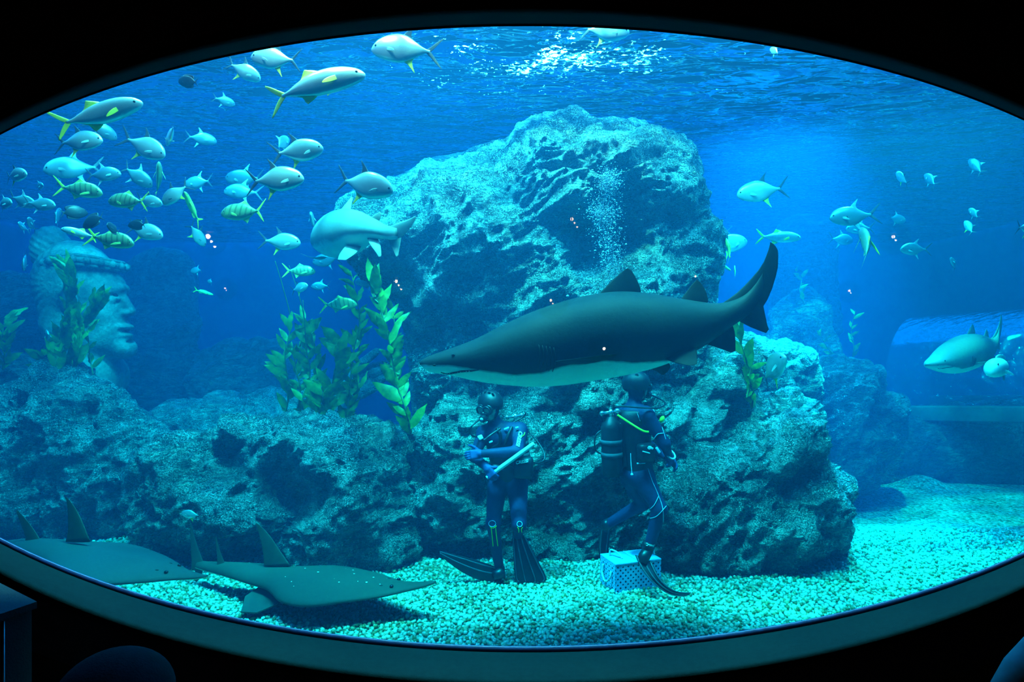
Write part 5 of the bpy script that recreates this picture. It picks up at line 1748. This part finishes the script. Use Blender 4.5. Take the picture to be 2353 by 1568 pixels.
# ---- first diver: facing us, arms crossed over, white rod in the right hand
root = empty('person', P(1165, 1335, 6.45))
tag(root, 'diver facing the window in navy wetsuit and black helmet, holding a white rod', 'person', 'divers standing on the gravel')
hd1 = P(1127, 936, 6.42)
fc1 = Vector((-.50, -.80, -.26))
b1 = Body(root, [((1131, 955, 6.44), (1143, 982, 6.48), .058, .066), ((1112, 994, 6.48), (1194, 988, 6.48), .072, .078, .05), ((1152, 1010, 6.49), (1166, 1085, 6.50), .138, .125, .05), ((1148, 1108, 6.49), (1186, 1106, 6.49), .098, .098, .05),
                 ((1110, 998, 6.45), (1090, 1050, 6.37), .062, .050), ((1090, 1050, 6.37), (1117, 1074, 6.22), .050, .037),
                 ((1197, 992, 6.44), (1190, 1038, 6.28), .068, .055), ((1190, 1038, 6.28), (1108, 1043, 6.20), .055, .038),
                 ((1143, 1116, 6.48), (1133, 1205, 6.40), .102, .066), ((1133, 1205, 6.40), (1147, 1306, 6.48), .064, .044),
                 ((1189, 1114, 6.47), (1193, 1206, 6.30), .104, .068), ((1193, 1206, 6.30), (1188, 1240, 6.62), .062, .044)],
          [((1150, 1000, 6.46), (.17, .12, .12), None)], hd1, fc1)
helmet(root, hd1, fc1); dive_mask(root, hd1, fc1)
regulator(root, hd1, fc1, [(1084, 980, 6.25), (1080, 995, 6.3), (1098, 1004, 6.35), (1150, 985, 6.6), (1200, 960, 6.68), (1208, 948, 6.66)])
hand_sdf(P(1118, 1074, 6.21), P(1134, 1098, 6.16) - P(1118, 1074, 6.21), (.25, 1, .1), (.75, 0, .6), 0.95, 'glove', root, scale=1.12)
hand_sdf(P(1107, 1043, 6.20), Vector((-1, -.15, -.10)), (0, 1, -.3), (.0, -.2, 1), 0.5, 'glove', root, scale=1.05)
swim_fin(root, [(1143, 1304, 1160, 1337), (1108, 1292, 1110, 1336), (1064, 1279, 1066, 1318), (1026, 1270, 1026, 1290), (1010, 1267, 1012, 1276)], [6.48, 6.44, 6.40, 6.38, 6.36], (.15, .5), [(1148, 1304, 6.48), (1150, 1320, 6.44), (1136, 1322, 6.40)])
swim_fin(root, [(1178, 1230, 1206, 1230), (1179, 1262, 1220, 1258), (1181, 1300, 1240, 1296), (1184, 1330, 1256, 1328), (1190, 1338, 1252, 1337)], [6.50, 6.46, 6.43, 6.41, 6.40], (.05, .3, .62, .92), [(1188, 1236, 6.64), (1190, 1240, 6.54), (1192, 1256, 6.50)])
vest(root, [((1150, 1004, 6.50), (1167, 1088, 6.51), .158, .142), ((1118, 992, 6.50), (1186, 986, 6.50), .080, .082)], (978, 1112, 6.45))
a_, ax_ = air_tank(root, (1186, 974, 6.78), (1200, 1092, 6.80), .10, None)
m = MB(); R = Matrix.Rotation(.2, 3, 'Y')
m.box(P(1202, 1074, 6.34), (.19, .14, .21), Matrix.Rotation(.06, 3, 'Y'), .04); adopt(m.build('vest_pocket', m_blackgear), root)
m = MB(); m.box(P(1140, 1082, 6.38), (.10, .07, .12), R, .03); adopt(m.build('vest_pocket', m_blackgear), root)
for pts, mt in (([(1142, 985), (1150, 1000), (1146, 1020), (1132, 1030)], m_blackgear), ([(1176, 982), (1168, 1000), (1160, 1022)], m_blackgear)):
    b1.line('shoulder_strap', pts, .016, mt, lift=.012)
m = MB()
for x, y, w in ((1128, 1016, .035), (1164, 985, .05), (1188, 957 + 26, .03), (1101, 1003, .04), (1200, 1089, .06), (1193, 1090, .03)):
    m.box(b1.hit(x, y, .03), (w, .012, .016), Matrix.Rotation(-.4, 3, 'Y'), .003)
adopt(m.build('strap_buckle', m_trim), root)
tube_part('inflator_hose', [(1150, 985, 6.30), (1128, 1000, 6.24), (1112, 1012, 6.22), (1104, 1004, 6.22)], 6.2, .012, m_rubber, root)
tube_part('gauge_hose', [(1214, 992, 6.7), (1240, 1022, 6.55), (1252, 1050, 6.45), (1240, 1064, 6.4), (1206, 1066, 6.33), (1180, 1072, 6.30), (1164, 1066, 6.28)], 6.4, .008, m_rubber, root)
m = MB(); R = rot_from(Vector((.9, 0, .43)), Vector((0, 1, 0)), Vector((-.43, 0, .9)))
m.box(P(1104, 1006, 6.20), (.045, .03, .045), R, .01); adopt(m.build('inflator', m_white), root)
b1.line('cuff_piping', [(1112, 1086), (1120, 1078), (1130, 1080), (1136, 1090)], .004, m_trim, lift=.02)
b1.line('cuff_piping', [(1082, 1044), (1086, 1048), (1092, 1052)], .004, m_trim, lift=.01)
b1.line('shoulder_piping', [(1206, 994), (1204, 1000), (1198, 1004)], .004, m_neon)
b1.line('knee_piping', [(1126, 1211), (1129, 1216), (1133, 1256)], .0045, m_neon); b1.line('knee_piping', [(1141, 1209), (1139, 1216), (1144, 1256)], .0045, m_neon)
b1.line('knee_piping', [(1126, 1211), (1133, 1214), (1141, 1209)], .0045, m_neon)
b1.line('knee_pad', [(1131 + 8 * math.cos(a), 1204 + 7 * math.sin(a)) for a in np.linspace(0, 6.283, 12, endpoint=False)], .0035, m_trim, closed=True)
b1.line('knee_piping', [(1189, 1212), (1192, 1217), (1192, 1224)], .004, m_neon); b1.line('knee_piping', [(1201, 1212), (1198, 1217), (1199, 1224)], .004, m_neon)
b1.line('knee_pad', [(1194 + 6 * math.cos(a), 1205 + 6 * math.sin(a)) for a in np.linspace(0, 6.283, 12, endpoint=False)], .003, m_trim, closed=True)
b1.text('sleeve_lettering', 'CRESSI', 1193, 1008, .048, -102, m_white)
b1.text('vest_lettering', 'CRESSI', 1199, 1062, .040, 10, m_white, flat=6.262)

# the white rod, held by the first diver
m = MB(); a_, b_ = P(1119, 1098, 6.19), P(1227, 1020, 6.12)
m.tube([a_, a_ + (b_ - a_) * .03, a_ + (b_ - a_) * .97, b_], [.018, .021, .021, .017], 20)
tag(sharp(m.build('white_rod', m_white)), 'white plastic rod in the glove of the diver facing the window', 'rod')

# ---- second diver: seen from behind, stepping over the crate
root = empty('person', P(1480, 1365, 6.2))
tag(root, 'diver seen from behind with black air tank and neon yellow hose', 'person', 'divers standing on the gravel')
hd2 = P(1463, 892, 6.36)
fc2 = Vector((.86, .48, -.05))
b2 = Body(root, [((1459, 908, 6.37), (1457, 936, 6.37), .058, .070), ((1428, 950, 6.50), (1484, 952, 6.24), .076, .080, .05), ((1456, 962, 6.36), (1466, 1078, 6.36), .142, .122, .05), ((1452, 1098, 6.44), (1478, 1098, 6.30), .104, .104, .05),
                 ((1489, 958, 6.22), (1527, 1020, 6.20), .068, .054), ((1527, 1020, 6.20), (1536, 1045, 6.36), .052, .038),
                 ((1434, 958, 6.52), (1496, 1030, 6.66), .066, .052), ((1496, 1030, 6.66), (1532, 1050, 6.50), .05, .038),
                 ((1478, 1104, 6.29), (1515, 1170, 6.20), .112, .072), ((1515, 1170, 6.20), (1491, 1262, 6.22), .070, .046),
                 ((1454, 1104, 6.46), (1478, 1156, 6.56), .110, .070), ((1478, 1156, 6.56), (1398, 1204, 6.72), .066, .046)],
          [((1460, 985, 6.34), (.16, .13, .14), None), ((1462, 1090, 6.36), (.15, .14, .10), None)], hd2, fc2)
helmet(root, hd2, fc2); dive_mask(root, hd2, fc2)
regulator(root, hd2, fc2, [(1522, 920, 6.4), (1528, 930, 6.3), (1510, 938, 6.18), (1470, 937, 6.14), (1430, 934, 6.16), (1412, 937, 6.2)])
hand_sdf(P(1536, 1046, 6.36), Vector((.35, .45, -.75)), (-.6, .5, .1), (.6, .6, .2), 0.6, 'glove', root, scale=1.05)
hand_sdf(P(1532, 1051, 6.50), Vector((.6, -.35, -.55)), (-.2, -.5, -.6), (.4, .3, .8), 0.6, 'glove', root, scale=1.05)
swim_fin(root, [(1459, 1276, 1498, 1292), (1474, 1308, 1510, 1318), (1500, 1340, 1526, 1341), (1532, 1364, 1552, 1358), (1562, 1371, 1574, 1362), (1583, 1368, 1588, 1362)], [6.20, 6.12, 6.06, 6.06, 6.06, 6.06], (.1, .5, .9), [(1490, 1262, 6.22), (1480, 1280, 6.20), (1476, 1296, 6.15)])
swim_fin(root, [(1381, 1206, 1404, 1204), (1377, 1234, 1401, 1238), (1375, 1262, 1398, 1266), (1379, 1288, 1396, 1290)], [6.72, 6.76, 6.78, 6.78], (.2, .8), [(1402, 1200, 6.72), (1393, 1206, 6.73), (1388, 1216, 6.74)])
vest(root, [((1454, 966, 6.36), (1466, 1078, 6.36), .162, .145), ((1436, 954, 6.48), (1476, 954, 6.28), .090, .090)], (942, 1086, 6.35))
a_, ax_ = air_tank(root, (1404, 966, 6.28), (1407, 1092, 6.30), .098, None)
m = MB(); R = Matrix.Rotation(-.12, 3, 'Y')
m.box(P(1428, 1020, 6.34), (.05, .16, .42), R, .015); adopt(m.build('backplate', m_blackgear), root)
m = MB(); m.box(P(1484, 1040, 6.16), (.17, .10, .17), Matrix.Rotation(.5, 3, 'Z'), .035); adopt(m.build('vest_pocket', m_blackgear), root)
m = MB()
m.box(P(1473, 1065, 6.16), (.085, .02, .012), Matrix.Rotation(.4, 3, 'Z'), .003); m.box(P(1495, 1030, 6.10), (.05, .015, .018), Matrix.Rotation(.3, 3, 'Y'), .004); m.box(P(1485, 1040, 6.085), (.07, .01, .010), Matrix.Rotation(.25, 3, 'Y'), .003)
m.box(P(1512, 1035, 6.13), (.025, .015, .06), Matrix.Rotation(-.6, 3, 'Y'), .004)
adopt(m.build('strap_buckle', m_trim), root)
tube_part('inflator_hose', [(1419, 954, 6.16), (1440, 968, 6.12), (1462, 982, 6.09), (1478, 991, 6.08), (1490, 993, 6.09)], 6.1, .0105, m_neon, root)
tube_part('gauge_hose', [(1384, 988, 6.3), (1370, 1000, 6.28), (1366, 1020, 6.28), (1370, 1036, 6.3), (1382, 1044, 6.3)], 6.3, .008, m_rubber, root)
tube_part('toggle_cord', [(1449, 1042, 6.17), (1450, 1065, 6.15), (1452, 1088, 6.14)], 6.15, .0035, m_trim, root, sides=6)
m = MB(); m.ball(P(1452, 1091, 6.14), .013); adopt(m.build('toggle', m_trim), root)
m = MB(); m.ball(P(1521, 964, 6.24), (.022, .03, .036), Matrix.Rotation(.5, 3, 'Y')); adopt(m.build('octopus_regulator', m_neon), root)
b2.line('leg_piping', [(1488, 1074), (1498, 1104), (1512, 1136), (1522, 1165), (1524, 1195), (1519, 1235)], .0032, m_trim)
b2.line('leg_piping', [(1494, 1170), (1504, 1160), (1514, 1140)], .0032, m_trim); b2.line('leg_piping', [(1492, 1192), (1510, 1186), (1534, 1160)], .0032, m_trim)
b2.line('sleeve_piping', [(1503, 1008), (1512, 998), (1524, 996)], .0035, m_trim); b2.line('sleeve_piping', [(1464, 948), (1468, 960), (1471, 968)], .0035, m_trim)
b2.line('sleeve_piping', [(1500, 940), (1512, 960), (1522, 984), (1530, 1010)], .0025, m_trim)
m = MB(); c_ = P(1540, 1044, 6.33); ring = [c_ + Vector((math.cos(a) * .046, math.sin(a) * .030, math.sin(a) * .036 - math.cos(a) * .02)) for a in np.linspace(0, 6.283, 20, endpoint=False)]
m.tube(ring, .009, 8, closed=True); adopt(m.build('cuff_piping', m_white), root)
m = MB(); a1_, b1_ = P(1491, 1246, 6.22), P(1488, 1262, 6.22); m.cyl(a1_, b1_, .055, 20); adopt(m.build('boot_cuff', m_blackgear), root)
b2.text('boot_lettering', 'Cressi', 1492, 1253, .034, -12, m_white, lift=.02)
b2.text('vest_lettering', 'C', 1491, 1029, .045, -20, m_white, flat=6.06)
# ------------------------------------------------------------------ perforated crate, tunnel, bubbles
def crate():
    z0 = bed_z(1.1, 6.4) - .005
    a = P(1414, 1365, 6.2); a.z = z0
    b = P(1519, 1352, 6.36); b.z = z0
    c = P(1359, 1343, 6.46); c.z = z0
    ux = (b - a); L = ux.length; ux.normalize()
    uy = (c - a); uy = (uy - ux * uy.dot(ux)); Wd = uy.length; uy.normalize()
    c = a + uy * Wd
    H = .275
    m_cr = simple_mat('light_blue_crate_plastic', (0.16, 0.48, 0.86), (0.20, 0.55, 0.92), 6, 0.5, 0.4, world=True)
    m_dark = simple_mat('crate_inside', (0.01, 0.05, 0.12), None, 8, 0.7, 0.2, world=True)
    root = empty('perforated_crate', a + ux * L / 2 + uy * Wd / 2)
    tag(root, 'light blue perforated plastic crate with rope handles on the gravel', 'crate')

    def panel(o, e, n, w, h, cols, rows, r):
        """A sheet with real round holes, w x h from corner o along e, thickness along n."""
        m = MB(); th = .012
        cw, chh = w / cols, h / rows
        up = Vector((0, 0, 1)) if abs(n.z) < .5 else n.cross(e)
        K = 12
        for i in range(cols):
            for j in range(rows):
                cc = o + e * (cw * (i + .5)) + up * (chh * (j + .5))
                ring, sq = [], []
                for k in range(K):
                    t_ = 2 * math.pi * k / K
                    x, y = math.cos(t_), math.sin(t_)
                    ring.append((r * x, r * y))
                    s = 1 / max(abs(x), abs(y))
                    sq.append((x * s * cw / 2, y * s * chh / 2))
                V = [cc + e * x + up * y for x, y in sq] + [cc + e * x + up * y for x, y in ring] + [cc + e * x + up * y - n * th for x, y in ring]
                F = [(k, (k + 1) % K, K + (k + 1) % K, K + k) for k in range(K)] + [(K + k, K + (k + 1) % K, 2 * K + (k + 1) % K, 2 * K + k) for k in range(K)]
                m.add(V, F)
        return m
    p = panel(a, ux, -uy, L, H, 9, 5, .0095); adopt(p.build('side_panel', m_cr, smooth=False), root)
    p = panel(c, -uy, -ux, Wd, H, 5, 6, .0085); adopt(p.build('side_panel', m_cr, smooth=False), root)
    p = panel(c + ux * L, -ux, uy, L, H, 9, 5, .0095); adopt(p.build('side_panel', m_cr, smooth=False), root)
    p = panel(a + ux * L, uy, ux, Wd, H, 5, 6, .0085); adopt(p.build('side_panel', m_cr, smooth=False), root)
    R = rot_from(ux, uy, Vector((0, 0, 1)))
    mid = a + ux * L / 2 + uy * Wd / 2
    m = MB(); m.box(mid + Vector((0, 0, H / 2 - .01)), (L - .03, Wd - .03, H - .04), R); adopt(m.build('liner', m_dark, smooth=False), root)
    for s in (-1, 1):
        m = MB(); m.box(mid + ux * s * (L / 4 + .002) + Vector((0, 0, H + .004)), (L / 2 - .004, Wd + .012, .018), R, .004)
        adopt(m.build('lid', m_cr), root)
    m_rope = simple_mat('pale_rope', (0.45, 0.62, 0.70), (0.60, 0.75, 0.80), 40, 0.8, 0.2, bump=.6, bscale=300, world=True)

    def rope(pts):
        m = MB(); m.tube([Vector(q) for q in catmull(np.array([tuple(x) for x in pts]), 30)], .009, 8)
        adopt(m.build('rope_handle', m_rope), root)
    up = Vector((0, 0, 1)); o = c - ux * .012 - uy * .09
    rope([o + up * .22, o + up * .15 - ux * .015 - uy * .0, o + up * .09 - ux * .02 - uy * .05, o + up * .09 - ux * .02 - uy * .10, o + up * .14 - ux * .015 - uy * .16, o + up * .20 - uy * .16])
    o = a + ux * .06 + uy * Wd * .75 + up * (H + .015)
    rope([o, o + up * .05 + ux * .01, o + up * .055 - uy * .05 + ux * .03, o + up * .03 - uy * .10 + ux * .06, o - uy * .12 + ux * .07])
    o = a + ux * (L - .06) + uy * Wd * .30 + up * (H + .015)
    rope([o - ux * .08, o + up * .05 - ux * .06, o + up * .075 + uy * .03, o + up * .06 + uy * .04 + ux * .05, o + uy * .03 + ux * .06])


crate()

# acrylic walk-through tunnel at the right, with its concrete kerb
t = NT('tunnel_acrylic')
fr = t.node('ShaderNodeFresnel', i_IOR=1.36)
gl = t.node('ShaderNodeBsdfGlossy', i_Roughness=0.06); gl.inputs['Color'].default_value = (0.8, 0.95, 1, 1)
mp = t.node('ShaderNodeMapping'); mp.inputs['Rotation'].default_value = (0, 0, .85); mp.inputs['Scale'].default_value = (.8, 5.0, 5.0); t.link(t.pos(True), mp.inputs['Vector'])
nz = t.noise(mp.outputs[0], 1.2, 3, 0.6)
t.link(t.bump(nz, 0.5, 0.15), gl.inputs['Normal'])
df = t.node('ShaderNodeBsdfDiffuse'); df.inputs['Color'].default_value = (0.10, 0.30, 0.50, 1)
tr = t.node('ShaderNodeBsdfTransparent'); tr.inputs['Color'].default_value = (0.80, 0.92, 1.0, 1)
m1 = t.node('ShaderNodeMixShader', i_0=0.03); t.link(tr.outputs[0], m1.inputs[1]); t.link(df.outputs[0], m1.inputs[2])
m2 = t.node('ShaderNodeMixShader'); t.link(t.math('ADD', t.math('MULTIPLY', fr.outputs[0], 0.35), 0.02), m2.inputs[0]); t.link(m1.outputs[0], m2.inputs[1]); t.link(gl.outputs[0], m2.inputs[2])
t.link(m2.outputs[0], t.out.inputs['Surface'])
root = empty('acrylic_tunnel', (8.6, 10.4, 0.9))
tag(root, 'clear acrylic walk-through tunnel crossing the tank at the right edge', 'tunnel')
A_, B_ = Vector((7.6, 12.6, 1.18)), Vector((10.6, 9.2, 1.5))
ax_ = (B_ - A_).normalized(); sd2 = ax_.cross(Vector((0, 0, 1))).normalized()
RT = 1.62
V, F = [], []
na, nl = 30, 24
for sh in (0.0, .07):
    for i in range(nl):
        for j in range(na):
            a = math.pi * j / (na - 1)
            V.append(A_ + ax_ * ((B_ - A_).length * i / (nl - 1)) + sd2 * math.cos(a) * (RT - sh) + Vector((0, 0, math.sin(a) * (RT - sh))))
for s in (0, 1):
    for i in range(nl - 1):
        for j in range(na - 1):
            b = s * nl * na + i * na + j
            q = (b, b + 1, b + na + 1, b + na)
            F.append(q if s == 0 else q[::-1])
adopt(obj('tunnel_vault', V, F, t.mat), root)
m = MB(); R = rot_from(ax_, sd2, Vector((0, 0, 1)))
mid = (A_ + B_) / 2
for s in (1, -1):
    m.box(mid + sd2 * s * RT + Vector((0, 0, -.07)), ((B_ - A_).length + .4, .26, .24), R, .02)
adopt(m.build('kerb', simple_mat('grey_concrete', (0.05, 0.065, 0.07), (0.09, 0.11, 0.11), 4, 0.8, 0.2, bump=.3, bscale=40, world=True)), root)

# bubbles rising in front of the rock from the second diver
rng = np.random.default_rng(11)
t = NT('air_bubble')
fr = t.node('ShaderNodeFresnel', i_IOR=1.5)
gl = t.node('ShaderNodeBsdfGlossy', i_Roughness=0.05)
df = t.node('ShaderNodeBsdfDiffuse'); df.inputs['Color'].default_value = (0.75, 0.88, 0.95, 1)
tr = t.node('ShaderNodeBsdfTransparent')
m1 = t.node('ShaderNodeMixShader', i_0=0.45); t.link(tr.outputs[0], m1.inputs[1]); t.link(df.outputs[0], m1.inputs[2])
m2 = t.node('ShaderNodeMixShader'); t.link(t.math('ADD', fr.outputs[0], 0.12), m2.inputs[0]); t.link(m1.outputs[0], m2.inputs[1]); t.link(gl.outputs[0], m2.inputs[2])
t.link(m2.outputs[0], t.out.inputs['Surface'])
V, F, o = [], [], 0
for k in range(4200):
    y = 408 + 330 * rng.random() ** 0.85
    w = 22 + 10 * math.sin(y * .03) + (12 if y > 520 else 0)
    x = 1398 + 12 * math.sin(y * .021 + 1) + rng.normal() * w * .62
    if rng.random() < .20: y = 412 + rng.normal() * 14; x = 1400 + rng.normal() * 13
    if rng.random() < .10: y = 488 + rng.normal() * 10; x = 1386 + rng.normal() * 20
    big = rng.random()
    r = .002 + .004 * rng.random() + (.010 * rng.random() if big > .95 else 0)
    c = np.array(P(x, y, 6.05 + rng.normal() * .06))
    V.append(iv * r * np.array([1.1, 1.1, .85]) + c); F.append(jf + o); o += len(iv)
tag(obj('bubbles', np.concatenate(V), np.concatenate(F), t.mat), 'plume of fine air bubbles rising before the tall rock', 'bubbles', kind='stuff')

# a second viewing window far off in the tank wall, with lit strips behind it
m_winframe = simple_mat('pale_blue_window_frame', (0.30, 0.55, 0.80), None, 6, 0.5, 0.3, world=True)
wd = TY1 - 0.12
c = [P(317, 792, wd), P(400, 797, wd), P(400, 860, wd), P(316, 856, wd)]
m = MB(); m.tube(c, .03, 6, closed=True)
wf = tag(m.build('window_2', m_winframe), kind='structure')
t = NT('lit_gallery_strip'); em = t.node('ShaderNodeEmission', i_Strength=0.3); em.inputs['Color'].default_value = (0.10, 0.5, 1.0, 1); t.link(em.outputs[0], t.out.inputs['Surface'])
m = MB()
for x0, x1, y, h in ((346, 392, 814, 4), (330, 384, 835, 3), (348, 386, 846, 3)):
    a, b = P(x0, y, wd), P(x1, y + 1, wd)
    m.box((a + b) / 2, ((b - a).length, .03, h * wd / FPX))
m.build('lit_strip', t.mat, wf)

# ------------------------------------------------------------------ in the dark hall
def hall_lantern(px, py, label, size=0.085, power=1.0, lamps=2):
    """A lantern hung in the hall behind the visitors; an added mirror disc on the pane shows it at pixel px, py."""
    size = size * .72
    dv = 2 * GLASS_Y + 3.2
    p = P(px, py, dv); p.y = 2 * GLASS_Y - dv
    root = empty('pendant_lantern', p)
    tag(root, label, 'lantern', 'lanterns hanging in the hall')
    m = MB(); m.box(p + Vector((0, 0, size * 1.05)), (size * 1.5, size * 1.5, size * .22), None, .006); m.cyl(p + Vector((0, 0, size * 1.1)), p + Vector((0, 0, size * 1.7)), size * .18, 10)
    adopt(m.build('lantern_cap', m_black), root)
    m = MB(); m.box(p - Vector((0, 0, size * 1.0)), (size * 1.4, size * 1.4, size * .16), None, .006); adopt(m.build('lantern_base', m_black), root)
    m = MB()
    for a in (-1, 1):
        for b in (-1, 1): m.cyl(p + Vector((a * size * .62, b * size * .62, -size)), p + Vector((a * size * .62, b * size * .62, size)), size * .06, 6)
    adopt(m.build('lantern_cage', m_black), root)
    t = NT('warm_bulb'); em = t.node('ShaderNodeEmission', i_Strength=30.0 * power); em.inputs['Color'].default_value = (1.0, 0.62, 0.42, 1); t.link(em.outputs[0], t.out.inputs['Surface'])
    for k in range(lamps):
        m = MB()
        m.ball(p + Vector(((k - (lamps - 1) / 2) * size * .5, 0, .35 * size - k * size * .75)), size * (.36 if k == 0 else .2), sub=2)
        adopt(m.build('bulb', t.mat), root)
    m = MB(); m.cyl(p + Vector((0, 0, size * 1.7)), Vector((p.x, p.y, 5.2)), .008, 8); adopt(m.build('chain', m_black), root)
    return p


LAN = [(486, 549, 'hall lantern mirrored left of the turning shark', .13, 1.3, 3), (916, 651, 'hall lantern mirrored under the rock overhang', .10, 1.0, 3), (1320, 508, 'hall lantern mirrored in the middle of the tall rock', .10, .7, 3),
       (1268, 694, 'hall lantern mirrored on the back of the big shark', .08, .9, 2), (1388, 805, 'hall lantern mirrored on the flank of the big shark', .08, 1.6, 1), (1598, 638, 'hall lantern mirrored above the second dorsal fin', .06, 1.0, 1),
       (2055, 548, 'hall lantern mirrored right of the yellow-finned fish', .09, 1.2, 2), (519, 665, 'hall lantern mirrored left of the kelp clump', .05, 1.0, 2), (1953, 671, 'hall lantern mirrored in the dim water at the right', .06, 1.0, 2)]
t = NT('lantern_mirror_film')  # mirror discs added on the pane, only where lantern reflections appear
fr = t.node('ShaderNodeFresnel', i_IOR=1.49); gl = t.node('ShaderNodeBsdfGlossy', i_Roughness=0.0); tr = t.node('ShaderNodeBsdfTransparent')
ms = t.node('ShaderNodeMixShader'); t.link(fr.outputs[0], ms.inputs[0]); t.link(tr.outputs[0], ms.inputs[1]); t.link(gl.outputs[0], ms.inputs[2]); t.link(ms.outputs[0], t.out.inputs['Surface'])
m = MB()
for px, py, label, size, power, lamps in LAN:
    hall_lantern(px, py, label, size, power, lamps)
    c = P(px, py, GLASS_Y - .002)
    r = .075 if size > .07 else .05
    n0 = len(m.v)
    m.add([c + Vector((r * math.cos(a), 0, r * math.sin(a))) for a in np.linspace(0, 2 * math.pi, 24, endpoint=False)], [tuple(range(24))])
tag(m.build('lantern_mirror_discs', t.mat, smooth=False), kind='structure')

# low plinth with a metal edge, a rounded bench and a padded rail end near the window
m_plinth = simple_mat('dark_plinth_laminate', (0.020, 0.028, 0.036), (0.03, 0.038, 0.046), 12, 0.6, 0.3, bump=.2, bscale=150, world=True)
K = P(85, 1383, 2.2)
root = empty('display_plinth', (K.x - .2, K.y, HF))
tag(root, 'dark display plinth with a thin metal edge at the lower left window corner', 'plinth')


def prism(q, z0, z1):
    m = MB()
    k = len(q)
    m.add([(x, y, z0) for x, y in q] + [(x, y, z1) for x, y in q], [tuple(range(k - 1, -1, -1)), tuple(range(k, 2 * k))] + [(i, (i + 1) % k, k + (i + 1) % k, k + i) for i in range(k)])
    return m


KQ = [(K.x, K.y), (K.x - .33, K.y + .222), (K.x - .484, K.y - .128), (K.x - .154, K.y - .35)]
cxy = (sum(q[0] for q in KQ) / 4, sum(q[1] for q in KQ) / 4)
inn = [(x + (cxy[0] - x) * .06, y + (cxy[1] - y) * .06) for x, y in KQ]
adopt(prism(inn, HF, K.z - .02).build('body', m_plinth, smooth=False), root)
adopt(prism(KQ, K.z - .022, K.z).build('plinth_top', m_plinth, smooth=False), root)
m = MB()
for f in (.24, .30):
    x, y = inn[0][0] + (inn[3][0] - inn[0][0]) * f, inn[0][1] + (inn[3][1] - inn[0][1]) * f
    m.cyl((x + .003, y, K.z - .03), (x + .003, y, HF + .02), .0028, 8)
adopt(m.build('metal_edge', simple_mat('teal_metal_edge', (0.30, 0.48, 0.48), None, 12, 0.3, 0.6, metal=.6, world=True)), root)
root = empty('round_bench', (-1.0, 1.75, HF))
tag(root, 'dark rounded padded bench below the window at the lower left', 'bench')
m_pad = simple_mat('dark_violet_upholstery', (0.012, 0.011, 0.016), (0.018, 0.016, 0.024), 24, 0.85, 0.2, bump=.4, bscale=160, world=True)
c = P(262, 1500, 1.75)
m = MB(); m.tube([(c.x, c.y, HF), (c.x, c.y, HF + .04), (c.x, c.y, c.z - .16)], [.12, .14, .14], 28); adopt(sharp(m.build('base', m_black)), root)
m = MB(); m.ball((c.x, c.y, c.z - .12), (.145, .15, .12), sub=4); adopt(m.build('cushion', m_pad), root)
root = empty('padded_rail', (1.6, 1.95, HF))
tag(root, 'blue-lit padded rail end cut off by the lower right corner', 'rail')
c = P(2330, 1545, 2.0)
m = MB(); m.tube([(c.x - .10, c.y - .05, c.z - .07), (c.x + .02, c.y, c.z), (c.x + .25, c.y + .10, c.z + .12), (c.x + .6, c.y + .2, c.z + .25)], [.03, .05, .05, .05], 14)
adopt(m.build('rail', simple_mat('blue_grey_pad', (0.07, 0.16, 0.20), None, 20, 0.6, 0.3, world=True)), root)
m = MB(); m.cyl((c.x + .3, c.y + .1, HF), (c.x + .3, c.y + .1, c.z + .12), .03, 12); adopt(m.build('post', m_black), root)
